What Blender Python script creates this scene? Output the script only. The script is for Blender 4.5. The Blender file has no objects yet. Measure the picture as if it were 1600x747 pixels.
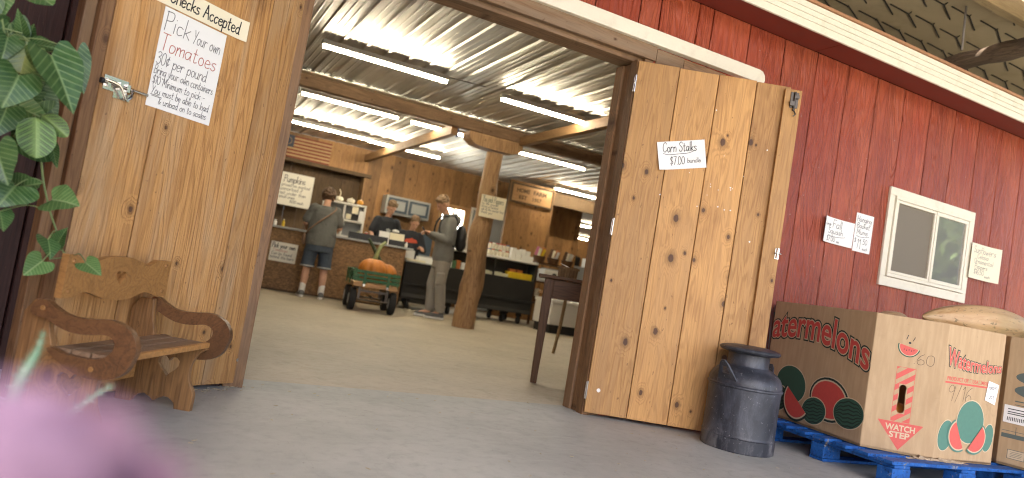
import bpy, bmesh, math, random
from mathutils import Vector, Matrix, Euler
from mathutils.geometry import tessellate_polygon
random.seed(7)
R = math.radians
S = bpy.context.scene
COL = S.collection

# ------------------------------------------------------------------ camera
cd = bpy.data.cameras.new('camera'); cam = bpy.data.objects.new('camera', cd); COL.objects.link(cam)
CF = Vector((0.43728178, 0.89735539, 0.05948059)); CR = Vector((0.8823484, -0.4408782, 0.1645835)); CU = Vector((-0.1739136, 0.0194868, 0.9845681))
cam.matrix_world = Matrix(((CR.x, CU.x, -CF.x, 0), (CR.y, CU.y, -CF.y, 0), (CR.z, CU.z, -CF.z, 0.74), (0, 0, 0, 1)))
cd.sensor_width = 36; cd.lens = 36 * 1097 / 1600; cd.clip_start = 0.02; cd.clip_end = 500
cd.dof.use_dof = True; cd.dof.focus_distance = 3.7; cd.dof.aperture_fstop = 1.75
S.camera = cam
# ------------------------------------------------------------------ sky, sun, exposure
W = bpy.data.worlds.new('World'); S.world = W; W.use_nodes = True
wn = W.node_tree; bg = wn.nodes['Background']
sky = wn.nodes.new('ShaderNodeTexSky'); sky.sky_type = 'NISHITA'; sky.sun_disc = False
SUN_EL, SUN_AZ = R(55), R(205)          # azimuth from +Y clockwise: behind and to the open side
sky.sun_elevation = SUN_EL; sky.sun_rotation = SUN_AZ; sky.air_density = 0.6; sky.dust_density = 4.0; sky.ozone_density = 0.4
wn.links.new(sky.outputs[0], bg.inputs[0]); bg.inputs[1].default_value = 0.15
sd = bpy.data.lights.new('sun', 'SUN'); sd.energy = 4.0; sd.angle = R(0.5); sd.color = (1, .95, .87)
so = bpy.data.objects.new('sun', sd); COL.objects.link(so)
so.rotation_euler = Vector((-math.sin(SUN_AZ) * math.cos(SUN_EL), -math.cos(SUN_AZ) * math.cos(SUN_EL), -math.sin(SUN_EL))).to_track_quat('-Z', 'Y').to_euler()
S.view_settings.view_transform = 'Standard'; S.view_settings.look = 'None'; S.view_settings.gamma = 1
S.view_settings.exposure = 2.65
S.cycles.use_denoising = True; S.cycles.filter_width = 1.1
S.cycles.max_bounces = 10; S.cycles.diffuse_bounces = 5; S.cycles.glossy_bounces = 4; S.cycles.caustics_reflective = False; S.cycles.caustics_refractive = False
S.cycles.sample_clamp_indirect = 6
TUBE = 19.0

# ------------------------------------------------------------------ materials
class NT:
    def __init__(s, name):
        s.m = bpy.data.materials.new(name); s.m.use_nodes = True; s.t = s.m.node_tree
        s.b = s.t.nodes['Principled BSDF']
    def n(s, typ, props=None, **inp):
        nd = s.t.nodes.new('ShaderNode' + typ)
        for k, v in (props or {}).items(): setattr(nd, k, v)
        for k, v in inp.items():
            key = int(k[1:]) if k[0] == 'i' and k[1:].isdigit() else k.replace('_', ' ')
            s.set(nd.inputs[key], v)
        return nd
    def set(s, sock, v):
        if hasattr(v, 'is_output'): s.t.links.new(v, sock)
        elif isinstance(v, bpy.types.Node): s.t.links.new(v.outputs[0], sock)
        elif isinstance(v, (tuple, list)) and len(v) == 3 and sock.type == 'RGBA': sock.default_value = (*v, 1)
        else: sock.default_value = v
    def math(s, op, a, b=None, c=None, clamp=False):
        nd = s.t.nodes.new('ShaderNodeMath'); nd.operation = op; nd.use_clamp = clamp
        for i, v in enumerate((a, b, c)):
            if v is not None: s.set(nd.inputs[i], v)
        return nd.outputs[0]
    def mix(s, f, a, b, mode='MIX'):
        nd = s.t.nodes.new('ShaderNodeMix'); nd.data_type = 'RGBA'; nd.blend_type = mode
        s.set(nd.inputs[0], f); s.set(nd.inputs[6], a); s.set(nd.inputs[7], b); return nd.outputs[2]
    def mr(s, v, a, b, c=0., d=1.):
        nd = s.n('MapRange', {'interpolation_type': 'SMOOTHSTEP'}); s.set(nd.inputs[0], v)
        for i, q in enumerate((a, b, c, d)): nd.inputs[i + 1].default_value = q
        return nd.outputs[0]
    def co(s, scale=(1, 1, 1), island=False, kind='Object'):
        v = s.n('TexCoord').outputs[kind]
        if island:
            g = s.n('NewGeometry').outputs['Random Per Island']
            off = s.n('VectorMath', {'operation': 'SCALE'}, i0=(17.3, 31.7, 53.1)); s.set(off.inputs['Scale'], g)
            v = s.n('VectorMath', {'operation': 'ADD'}, i0=v, i1=off.outputs[0]).outputs[0]
            s.isl = g
        return s.n('VectorMath', {'operation': 'MULTIPLY'}, i0=v, i1=scale).outputs[0]
    def noise(s, v, scale, detail=4, rough=.55, dist=0.):
        return s.n('TexNoise', None, Vector=v, Scale=scale, Detail=detail, Roughness=rough, Distortion=dist).outputs[0]
    def bump(s, h, strength=.3, dist=.01):
        b = s.n('Bump'); s.set(b.inputs['Height'], h); b.inputs['Strength'].default_value = strength; b.inputs['Distance'].default_value = dist
        s.set(s.b.inputs['Normal'], b.outputs[0])
    def fin(s, col=None, rough=.6, metal=0., spec=.5):
        if col is not None: s.set(s.b.inputs['Base Color'], col)
        s.set(s.b.inputs['Roughness'], rough); s.b.inputs['Metallic'].default_value = metal; s.b.inputs['Specular IOR Level'].default_value = spec
        return s.m

def axis_scale(axis, along, across=1.):
    v = [across] * 3; v['XYZ'.index(axis)] = along; return tuple(v)

def wood(name, light, dark, axis='Z', knots=.5, rough=.6, stain=.5, grain=1., stainc=None, knotc=(.085, .038, .016), bumpy=.25, spec=.35, weather=None, vary=.35):
    k = NT(name)
    p = k.co(island=True); isl = k.isl
    st = lambda a, c=1.: k.n('VectorMath', {'operation': 'MULTIPLY'}, i0=p, i1=axis_scale(axis, a, c)).outputs[0]
    sp3 = k.n('SeparateXYZ', None, i0=p).outputs; ai = 'XYZ'.index(axis); oi = 1 if ai == 0 else 0
    if ai == 1: oi = 2
    cmb = k.n('CombineXYZ'); k.set(cmb.inputs[0], k.math('MULTIPLY', sp3[ai], 3.6)); k.set(cmb.inputs[1], k.math('MULTIPLY', sp3[2 if ai == 0 else oi], 5.4))
    vor = k.n('TexVoronoi', {'voronoi_dimensions': '2D'}, Vector=cmb.outputs[0], Scale=1.0)
    kcs = k.n('SeparateColor', None, i0=vor.outputs['Color']).outputs; kc = kcs[0]
    wob = k.noise(p, 40, 2, .5); kd = k.math('DIVIDE', k.math('ADD', vor.outputs['Distance'], k.math('MULTIPLY', k.math('SUBTRACT', wob, .5), .05)), k.math('ADD', .35, k.math('MULTIPLY', k.math('POWER', kcs[1], 2.), .95)))
    on = k.math('GREATER_THAN', kc, 1 - knots)
    near = k.math('MULTIPLY', k.mr(kd, .40, .02), on)
    base = k.noise(st(.10), 8, 3, .5, .4)
    ph = k.math('ADD', k.math('MULTIPLY', base, 34 * grain), k.math('MULTIPLY', near, 7))
    ring = k.mr(k.math('SINE', k.math('MULTIPLY', ph, 3.0)), -.2, 1.)
    fine = k.noise(st(.03), 130, 3, .6)
    blot = k.noise(st(.35), 2.6, 4, .6, .5)
    f = k.math('ADD', k.math('MULTIPLY', ring, .38), k.math('MULTIPLY', k.mr(fine, .35, .7), .45))
    c = k.mix(f, light, dark)
    c = k.mix(k.math('MULTIPLY', k.mr(blot, .5, .74), stain), c, stainc or tuple(x * .6 for x in dark))
    if weather:
        wv = k.noise(st(.12), 6, 5, .65, 1.)
        c = k.mix(k.math('MULTIPLY', k.mr(wv, .42, .68), .75), c, weather)
    c = k.mix(k.math('MULTIPLY', k.mr(kd, .22, .07), k.math('MULTIPLY', on, .6)), c, tuple(x * .55 for x in dark))
    c = k.mix(k.math('MULTIPLY', k.mr(kd, .088, .06), on), c, knotc)
    # saw scuffs and small dark flecks
    sp = k.noise(st(.5), 60, 2, .5); c = k.mix(k.math('MULTIPLY', k.mr(sp, .70, .76), .55), c, knotc)
    hsv = k.n('HueSaturation', None, Color=c); k.set(hsv.inputs['Value'], k.math('ADD', 1 - vary / 2, k.math('MULTIPLY', isl, vary)))
    k.bump(k.math('ADD', fine, k.math('MULTIPLY', ring, .4)), bumpy, .004)
    return k.fin(hsv.outputs[0], k.math('ADD', rough - .1, k.math('MULTIPLY', fine, .2)), spec=spec)

def plain(name, col, rough=.6, metal=0., var=.15, scale=20., bump=.0, spec=.4, dirt=None, dscale=6.):
    k = NT(name); v = k.co()
    n = k.noise(v, scale, 4)
    c = k.mix(k.math('MULTIPLY', n, 1.), tuple(x * (1 - var) for x in col), tuple(min(1, x * (1 + var)) for x in col))
    if dirt:
        d = k.noise(v, dscale, 6, .65, .5); c = k.mix(k.mr(d, .5, .72), c, dirt)
    if bump: k.bump(n, bump, .01)
    return k.fin(c, k.math('ADD', rough - .08, k.math('MULTIPLY', n, .16)), metal, spec)

M = {}
M['door'] = wood('door_pine', (.52, .285, .098), (.30, .145, .046), 'Z', .58, .55, .65, .8, (.22, .10, .033), bumpy=.35, vary=.5, weather=(.40, .22, .085))
M['doorpale'] = wood('door_pine_scuffed', (.47, .25, .085), (.26, .12, .038), 'Z', .42, .62, .85, .6, (.15, .07, .025), bumpy=1., vary=.5, weather=(.42, .275, .145))
M['edge'] = wood('board_edge', (.24, .125, .055), (.12, .06, .028), 'Z', .2, .7, .5)
M['jamb'] = wood('frame_timber', (.26, .14, .06), (.12, .062, .03), 'Z', .3, .65, .6, weather=(.20, .125, .07))
M['header'] = wood('header_timber', (.25, .145, .075), (.13, .075, .04), 'X', .35, .7, .6, weather=(.26, .185, .12))
M['plank'] = wood('wall_plank', (.36, .19, .072), (.19, .095, .036), 'Z', .55, .55, .6, .9, vary=.6)
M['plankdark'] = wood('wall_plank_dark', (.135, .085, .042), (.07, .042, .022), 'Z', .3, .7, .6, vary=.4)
M['beam'] = wood('beam_timber', (.29, .175, .095), (.15, .085, .045), 'X', .3, .7, .5)
M['joist'] = wood('joist_timber', (.36, .215, .10), (.22, .12, .055), 'Y', .3, .65, .4)
M['log'] = wood('peeled_log', (.42, .25, .12), (.19, .10, .045), 'Z', .5, .6, .7, .7, (.10, .05, .025), bumpy=.9)
M['greylog'] = wood('weathered_log', (.15, .105, .07), (.055, .038, .026), 'Y', .0, .85, .6, 1.2, bumpy=1.)
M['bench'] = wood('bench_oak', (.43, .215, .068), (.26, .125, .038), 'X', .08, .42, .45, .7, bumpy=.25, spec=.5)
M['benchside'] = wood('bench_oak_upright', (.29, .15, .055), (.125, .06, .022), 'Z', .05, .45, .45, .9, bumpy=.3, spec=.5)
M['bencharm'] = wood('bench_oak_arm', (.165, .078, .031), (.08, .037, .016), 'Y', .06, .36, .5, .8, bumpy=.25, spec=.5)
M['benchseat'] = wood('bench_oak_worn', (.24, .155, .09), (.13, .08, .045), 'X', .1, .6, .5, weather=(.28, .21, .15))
M['table'] = wood('table_walnut', (.135, .066, .029), (.065, .032, .015), 'X', .05, .5, .4, spec=.25)
M['tableleg'] = wood('table_walnut_leg', (.135, .066, .029), (.065, .032, .015), 'Z', .05, .5, .4, spec=.25)
M['rail'] = wood('roof_rail', (.45, .33, .17), (.30, .20, .10), 'X', .2, .7, .3)
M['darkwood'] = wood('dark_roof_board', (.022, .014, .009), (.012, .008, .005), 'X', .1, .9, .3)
M['wagonwood'] = wood('wagon_board', (.52, .30, .13), (.36, .19, .08), 'X', .1, .45, .3)
M['splint'] = wood('basket_splint', (.30, .20, .10), (.17, .10, .05), 'Z', .0, .7, .3)

def red_paint():
    k = NT('red_siding_paint'); p = k.co(island=True); isl = k.isl
    st = lambda a, c=1.: k.n('VectorMath', {'operation': 'MULTIPLY'}, i0=p, i1=(c, c, a)).outputs[0]
    base = k.noise(st(.10), 7, 3, .5, .5)
    ring = k.math('SINE', k.math('MULTIPLY', base, 85))
    fine = k.noise(st(.04), 150, 3, .6); fade = k.noise(st(.4), 2.2, 5, .6)
    c = k.mix(k.mr(fade, .35, .7), (.28, .046, .019), (.36, .082, .036))
    c = k.mix(k.math('MULTIPLY', k.mr(ring, -.1, 1.), .2), c, (.10, .012, .010))
    c = k.mix(k.math('MULTIPLY', k.mr(fine, .6, .8), .3), c, (.33, .09, .06))
    sp = k.n('TexVoronoi', None, Vector=k.co(), Scale=9.).outputs['Distance']
    c = k.mix(k.math('MULTIPLY', k.mr(sp, .05, .03), .5), c, (.6, .5, .42))
    hs = k.n('HueSaturation', None, Color=c); k.set(hs.inputs['Value'], k.math('ADD', .88, k.math('MULTIPLY', isl, .22)))
    k.bump(k.math('ADD', k.math('MULTIPLY', ring, .6), fine), .8, .008)
    return k.fin(hs.outputs[0], k.math('ADD', .34, k.math('MULTIPLY', fine, .25)), spec=.36)
M['red'] = red_paint()
M['redshade'] = wood('shaded_red_siding', (.055, .020, .014), (.028, .011, .008), 'Z', .1, .6, .4)  # shade on the red boards left of the doorway, put into their colour
M['redsoffit'] = plain('red_soffit_paint', (.17, .026, .016), .5, var=.25, scale=12)
M['redgap'] = plain('siding_groove', (.035, .008, .006), .8)
M['cream'] = plain('aged_white_paint', (.74, .69, .56), .5, var=.06, scale=30, dirt=(.67, .61, .48), dscale=9, bump=.1)
M['trim'] = plain('cream_track_cover', (.74, .69, .56), .45, var=.04, scale=60, bump=.08, dirt=(.66, .60, .48), dscale=5)
M['copper'] = plain('drip_board', (.36, .18, .09), .6, var=.3, scale=30)

def concrete(name, a, b, stain, tint):
    k = NT(name); v = k.co()
    n1 = k.noise(v, 1.3, 6, .6, .3); n2 = k.noise(v, 14, 6, .7); n3 = k.noise(v, 160, 2, .5)
    vs = k.n('VectorMath', {'operation': 'MULTIPLY'}, i0=v, i1=(1., 3.2, 1.)).outputs[0]
    n4 = k.noise(vs, 2.4, 6, .7, 1.2)
    c = k.mix(k.mr(n1, .3, .7), a, b); c = k.mix(k.math('MULTIPLY', k.mr(n2, .45, .75), .35), c, stain)
    c = k.mix(k.math('MULTIPLY', k.mr(n4, .52, .72), .45), c, tint)
    c = k.mix(k.math('MULTIPLY', k.mr(n3, .66, .74), .5), c, tuple(x * .4 for x in a))
    sp = k.n('TexVoronoi', None, Vector=v, Scale=13.).outputs['Distance']
    c = k.mix(k.math('MULTIPLY', k.mr(sp, .055, .03), .6), c, (.05, .04, .035))
    st2 = k.noise(v, 3.1, 5, .6, .8); c = k.mix(k.math('MULTIPLY', k.mr(st2, .60, .70), .38), c, tuple(x * .62 for x in a))
    wv = k.noise(v, 1.1, 5, .55, .0); cr = k.math('ABSOLUTE', k.math('SUBTRACT', wv, .47)); c = k.mix(k.math('MULTIPLY', k.mr(cr, .0014, .0004), .22), c, tuple(x * .4 for x in a))
    sc = k.noise(k.n('VectorMath', {'operation': 'MULTIPLY'}, i0=v, i1=(9., 70., 1.)).outputs[0], 1., 3, .6); c = k.mix(k.math('MULTIPLY', k.mr(sc, .66, .75), .3), c, tuple(min(1, x * 1.35) for x in b))
    k.bump(k.math('ADD', n2, k.math('MULTIPLY', n3, .3)), .35, .006)
    return k.fin(c, k.math('ADD', .42, k.math('MULTIPLY', n2, .3)), spec=.4)
M['concrete'] = concrete('porch_concrete', (.335, .340, .315), (.42, .425, .395), (.215, .215, .20), (.46, .46, .425))
M['floor'] = concrete('shop_concrete', (.39, .335, .245), (.47, .405, .30), (.27, .225, .16), (.51, .45, .34))

def galv():
    k = NT('galvanised_sheet'); v = k.co(); vs = k.n('VectorMath', {'operation': 'MULTIPLY'}, i0=v, i1=(1, .25, 1)).outputs[0]
    n = k.noise(vs, 3.2, 4, .6); n2 = k.noise(v, 30, 3)
    c = k.mix(k.mr(n, .3, .7), (.46, .44, .40), (.62, .59, .53))
    k.bump(n, .12, .02)
    return k.fin(c, k.math('ADD', .40, k.math('MULTIPLY', n2, .14)), .88, .5)
M['galv'] = galv()
M['flash'] = plain('flashing', (.62, .58, .48), .4, .6, var=.2, scale=8)
def emit(name, col, st):
    k = NT(name); k.b.inputs['Emission Color'].default_value = (*col, 1); k.b.inputs['Emission Strength'].default_value = st
    return k.fin((.8, .8, .8), .4)
M['tube'] = emit('lit_tube', (1., .88, .66), TUBE)
M['daylight'] = emit('window_daylight', (.95, 1., .93), 2.6)
M['housing'] = plain('tube_housing', (.62, .60, .54), .4, var=.05)
M['wire'] = plain('conduit', (.22, .2, .17), .5, .4)
M['paper'] = plain('white_paper', (.80, .79, .76), .6, var=.03, scale=8)
M['paperold'] = plain('yellowed_paper', (.80, .73, .54), .6, var=.04, scale=8)
M['posterboard'] = plain('poster_board', (.80, .77, .68), .5, var=.03, scale=8)
M['ink'] = plain('black_marker', (.018, .016, .018), .5)
M['inksoft'] = plain('thin_marker', (.105, .095, .10), .5)
M['inkred'] = plain('red_marker', (.42, .09, .06), .5)
M['inkgreen'] = plain('faded_marker', (.22, .24, .17), .5)
M['screw'] = plain('steel_screw', (.5, .48, .45), .35, .9)
M['chrome'] = plain('zinc_hardware', (.62, .58, .52), .22, 1., var=.1)
M['darksteel'] = plain('dark_hardware', (.10, .085, .07), .4, .9)

def milkcan():
    k = NT('painted_can'); v = k.co(); vz = k.n('VectorMath', {'operation': 'MULTIPLY'}, i0=v, i1=(1, 1, .45)).outputs[0]
    n = k.noise(vz, 9, 6, .7, .6); n2 = k.noise(v, 55, 4, .65)
    c = k.mix(k.mr(n, .4, .75), (.022, .024, .031), (.070, .076, .094))
    c = k.mix(k.math('MULTIPLY', k.mr(n2, .62, .70), .6), c, (.26, .26, .27))
    z = k.n('SeparateXYZ', None, i0=k.n('TexCoord').outputs['Object']).outputs[2]
    low = k.math('MULTIPLY', k.mr(z, .15, .02), k.mr(n, .45, .62)); c = k.mix(k.math('MULTIPLY', low, .5), c, (.20, .19, .185))
    k.bump(k.math('ADD', n, k.math('MULTIPLY', n2, .4)), .3, .008)
    return k.fin(c, k.math('ADD', .33, k.math('MULTIPLY', n, .22)), 0., .5)
M['can'] = milkcan()
def card(name, a, b):
    k = NT(name); v = k.co(island=True); vz = k.n('VectorMath', {'operation': 'MULTIPLY'}, i0=v, i1=(1, 1, .12)).outputs[0]
    n = k.noise(vz, 45, 3); n2 = k.noise(v, 4, 6, .65, .4); n3 = k.noise(v, 260, 2)
    c = k.mix(k.math('MULTIPLY', k.mr(n, .35, .7), .6), a, b); c = k.mix(k.math('MULTIPLY', k.mr(n2, .52, .75), .3), c, tuple(x * .74 for x in a))
    scf = k.noise(v, 11, 5, .7, 1.5); c = k.mix(k.math('MULTIPLY', k.mr(scf, .60, .72), .3), c, tuple(x * .6 for x in a))
    c = k.mix(k.math('MULTIPLY', k.mr(n3, .62, .8), .25), c, tuple(x * .5 for x in a))
    k.bump(n, .18, .003); return k.fin(c, .78, spec=.2)
M['card'] = card('corrugated_board', (.42, .29, .165), (.50, .36, .215))
M['cardin'] = plain('board_inside', (.22, .14, .075), .85)
M['cardedge'] = plain('torn_board_edge', (.38, .29, .19), .9, var=.5, scale=60, bump=.6)
M['pgreen'] = plain('print_green', (.032, .085, .055), .75, var=.15, scale=50)
M['pgreen2'] = plain('print_soft_green', (.085, .20, .15), .75, var=.12, scale=50)
M['pdark'] = plain('print_dark_green', (.016, .032, .024), .75)
M['pred'] = plain('print_red', (.52, .07, .055), .75, var=.15, scale=60)
M['pred2'] = plain('print_pink_red', (.56, .105, .085), .75, var=.12, scale=60)
M['pgrey'] = plain('print_slate', (.10, .125, .115), .75)
M['pcream'] = plain('print_bare', (.56, .44, .29), .75)
def bluepaint():
    k = NT('blue_pallet_paint'); v = k.co(island=True); n = k.noise(v, 14, 6, .7, .5); n2 = k.noise(v, 60, 3)
    c = k.mix(k.mr(n, .3, .6), (.004, .045, .19), (.013, .105, .37)); c = k.mix(k.mr(n, .60, .68), c, (.26, .24, .20)); c = k.mix(k.math('MULTIPLY', k.mr(n2, .55, .7), .75), c, (.008, .018, .05))
    k.bump(n2, .3, .005); return k.fin(c, .6, spec=.35)
M['blue'] = bluepaint()
def squashskin():
    k = NT('banana_squash_skin'); v = k.co(); vs = k.n('VectorMath', {'operation': 'MULTIPLY'}, i0=v, i1=(.12, 1, 1)).outputs[0]
    n = k.noise(vs, 26, 5, .65, .8); n2 = k.noise(v, 5, 4); sp = k.noise(k.n('VectorMath', {'operation': 'MULTIPLY'}, i0=v, i1=(.35, 1, 1)).outputs[0], 75, 3)
    c = k.mix(k.mr(n, .35, .7), (.55, .36, .18), (.44, .25, .10)); c = k.mix(k.math('MULTIPLY', k.mr(n2, .45, .7), .7), c, (.42, .30, .13))
    c = k.mix(k.math('MULTIPLY', k.mr(sp, .6, .68), .75), c, (.16, .12, .045)); k.bump(n, .3, .01); return k.fin(c, .5)
M['squash'] = squashskin()
M['squashgreen'] = plain('green_squash_skin', (.23, .25, .11), .5, var=.5, scale=30)
M['pumpkin'] = plain('pumpkin_skin', (.56, .195, .03), .45, var=.3, scale=9)
M['pumpkinyellow'] = plain('mini_pumpkin_skin', (.70, .34, .045), .5, var=.2, scale=20)
M['pumpkinwhite'] = plain('white_pumpkin_skin', (.72, .68, .56), .5, var=.1, scale=20)
M['stem'] = plain('green_stem', (.27, .31, .13), .6, var=.5, scale=60)
M['stemdark'] = plain('dark_green_stem', (.06, .085, .04), .6, var=.5, scale=60)
M['skin'] = plain('skin', (.52, .29, .19), .5, var=.08, scale=20)
M['hairbrown'] = plain('brown_curls', (.105, .06, .032), .6, var=.75, scale=60, bump=.8)
M['hairblond'] = plain('sandy_hair', (.20, .125, .065), .55, var=.5, scale=70, bump=.5)
M['teegrey'] = plain('grey_jersey', (.125, .125, .115), .85, var=.15, scale=18, bump=.4, dirt=(.07, .07, .065))
M['denim'] = plain('denim', (.060, .078, .105), .85, var=.35, scale=50, bump=.3)
M['blacktee'] = plain('black_jersey', (.026, .028, .034), .85, var=.2, scale=20, bump=.3)
M['hoodie'] = plain('grey_fleece', (.19, .19, .175), .9, var=.18, scale=14, bump=.5)
M['sweat'] = plain('grey_sweatpants', (.29, .265, .225), .9, var=.15, scale=14, bump=.5)
M['whitecloth'] = plain('white_knit', (.72, .70, .66), .85, var=.06)
M['shoe'] = plain('grey_shoe', (.12, .115, .11), .7, var=.4, scale=40)
M['sole'] = plain('white_sole', (.7, .68, .64), .6)
M['eye'] = plain('eye', (.02, .015, .012), .2)
M['lip'] = plain('lip', (.36, .14, .11), .5)
M['strap'] = plain('tan_strap', (.24, .145, .09), .6)
M['printorange'] = plain('shirt_print', (.62, .10, .05), .7)
M['blackplastic'] = plain('black_plastic', (.022, .022, .023), .42, var=.2)
M['caseblack'] = plain('case_black', (.026, .025, .023), .36, var=.3, scale=4)
M['casedark'] = plain('case_interior', (.055, .052, .047), .6)
M['whiteenamel'] = plain('white_enamel', (.74, .72, .66), .4, var=.04)
M['greyenamel'] = plain('grey_enamel', (.36, .37, .36), .4, var=.06)
M['bluegrey'] = plain('blue_grey_frame', (.06, .085, .115), .45)
M['yellow'] = plain('yellow_wrap', (.72, .50, .025), .45)
M['palepack'] = plain('pale_wrap', (.62, .60, .42), .5)
M['redlid'] = plain('red_lid', (.46, .06, .045), .45)
M['bluelid'] = plain('blue_lid', (.07, .10, .24), .45)
M['greenlid'] = plain('green_lid', (.10, .20, .09), .45)
M['jar'] = plain('jar_contents', (.62, .56, .42), .35, var=.3, scale=30)
M['orangepack'] = plain('orange_wrap', (.50, .17, .05), .5)
M['pinkpack'] = plain('pink_wrap', (.42, .12, .22), .5)
M['rubber'] = plain('tyre_rubber', (.016, .015, .014), .75, var=.3, scale=40, bump=.3)
M['wagongreen'] = plain('wagon_green', (.025, .115, .04), .5, var=.3, scale=20, dirt=(.14, .19, .10), dscale=12)
M['flagred'] = plain('faded_red_stripe', (.22, .06, .035), .8, var=.3, scale=14)
M['flagtan'] = plain('faded_tan_stripe', (.46, .31, .16), .8, var=.3, scale=14)
M['flagblue'] = plain('faded_blue', (.06, .068, .095), .8, var=.3, scale=14)
M['terracotta'] = plain('terracotta', (.36, .15, .08), .8, var=.2, scale=14)
M['soil'] = plain('soil', (.03, .02, .013), .95, var=.5, scale=60, bump=.8)
M['bark'] = plain('bark', (.07, .05, .035), .9, var=.5, scale=20, bump=.8)
M['straw'] = plain('straw_bits', (.42, .36, .24), .8, var=.4, scale=30)
M['fleck'] = plain('white_fleck', (.75, .73, .68), .6)
M['grass'] = plain('gravel_yard', (.34, .30, .235), .95, var=.25, scale=3, bump=.3, dirt=(.12, .15, .06), dscale=.12)
M['chevline'] = plain('roof_seam', (.035, .028, .02), .9)
M['chevpanel'] = plain('roof_panel', (.52, .41, .25), .85, var=.2, scale=1.6, dirt=(.44, .34, .20), dscale=2.)
M['netting'] = plain('insect_screen', (.17, .14, .10), .55, var=.1, scale=200)
def osb():
    k = NT('strand_board'); v = k.co(); vo = k.n('TexVoronoi', None, Vector=k.n('VectorMath', {'operation': 'MULTIPLY'}, i0=v, i1=(1, 1, 1.8)).outputs[0], Scale=38.)
    cc = k.n('SeparateColor', None, i0=vo.outputs['Color']).outputs[0]; n = k.noise(v, 90, 3)
    c = k.mix(cc, (.115, .058, .020), (.30, .165, .062)); c = k.mix(k.math('MULTIPLY', k.mr(n, .55, .75), .5), c, (.10, .05, .02))
    return k.fin(c, .6)
M['osb'] = osb()
def glass(name, col, rough, spec):
    k = NT(name); k.b.inputs['IOR'].default_value = 1.6; n = k.noise(k.co(), 2.2, 2); k.bump(n, .04, .02); return k.fin(col, rough, 0., spec)
M['pane'] = glass('window_glass', (.34, .34, .32), .03, 1.); M['pane'].node_tree.nodes['Principled BSDF'].inputs['Metallic'].default_value = .45
M['caseglass'] = glass('case_glass', (.05, .06, .065), .06, .6)
def leafmat(name, a, b, vein, pale=0., blot=False):
    k = NT(name); uv = k.n('SeparateXYZ', None, i0=k.n('UVMap').outputs[0]); u, v = uv.outputs[0], uv.outputs[1]
    au = k.math('ABSOLUTE', u); isl = k.n('NewGeometry').outputs['Random Per Island']
    n = k.noise(k.co(), 25, 3); c = k.mix(k.mr(n, .3, .7), a, b)
    s = k.math('FRACT', k.math('MULTIPLY', k.math('SUBTRACT', v, k.math('MULTIPLY', au, .75)), 7.))
    sv = k.mr(k.math('ABSOLUTE', k.math('SUBTRACT', s, .5)), .13, .03); mid = k.mr(au, .035, .012)
    if blot:
        c = k.mix(k.math('MULTIPLY', k.math('MULTIPLY', k.mr(k.math('ABSOLUTE', k.math('SUBTRACT', s, .5)), .30, .22), k.mr(au, .05, .10)), k.mr(au, .42, .34)), c, (.018, .045, .014))
    if pale: c = k.mix(k.math('MULTIPLY', k.mr(au, .22, .02), pale), c, vein)
    c = k.mix(k.math('MULTIPLY', k.math('MAXIMUM', sv, mid), .55), c, vein)
    hs = k.n('HueSaturation', None, Color=c); k.set(hs.inputs['Value'], k.math('ADD', .75, k.math('MULTIPLY', isl, .5)))
    k.bump(sv, .2, .01)
    k.b.inputs['Subsurface Weight'].default_value = .0
    return k.fin(hs.outputs[0], .38, spec=.45)
M['leaf0'] = leafmat('arrowhead_leaf', (.028, .075, .020), (.055, .115, .030), (.20, .29, .11))
M['leaf1'] = leafmat('arrowhead_leaf_pale', (.075, .155, .04), (.10, .19, .055), (.28, .36, .16))
M['leaf2'] = leafmat('arrowhead_leaf_yellow', (.085, .15, .03), (.12, .19, .04), (.30, .36, .12), .5)
M['leaf3'] = leafmat('prayer_leaf', (.11, .19, .045), (.13, .22, .06), (.24, .34, .11), .3, True)
M['vine'] = plain('vine_stem', (.20, .26, .10), .5, var=.3, scale=20)
def aloe():
    k = NT('aloe_skin'); v = k.co(); n = k.noise(v, 14, 3); sp = k.n('TexVoronoi', None, Vector=v, Scale=120.).outputs['Distance']
    c = k.mix(k.mr(n, .3, .7), (.085, .17, .095), (.125, .23, .13)); c = k.mix(k.mr(sp, .30, .2), c, (.36, .44, .33)); return k.fin(c, .4)
M['aloe'] = aloe()
def petal():
    k = NT('pink_petal'); n = k.noise(k.co(), 60, 3); c = k.mix(n, (.29, .175, .255), (.33, .21, .295)); return k.fin(c, .6, spec=.2)
M['petal'] = petal()
def treeleaf():
    k = NT('tree_leaf'); isl = k.n('NewGeometry').outputs['Random Per Island']; c = k.mix(isl, (.09, .15, .03), (.19, .27, .07)); return k.fin(c, .6)
M['treeleaf'] = treeleaf()

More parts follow.
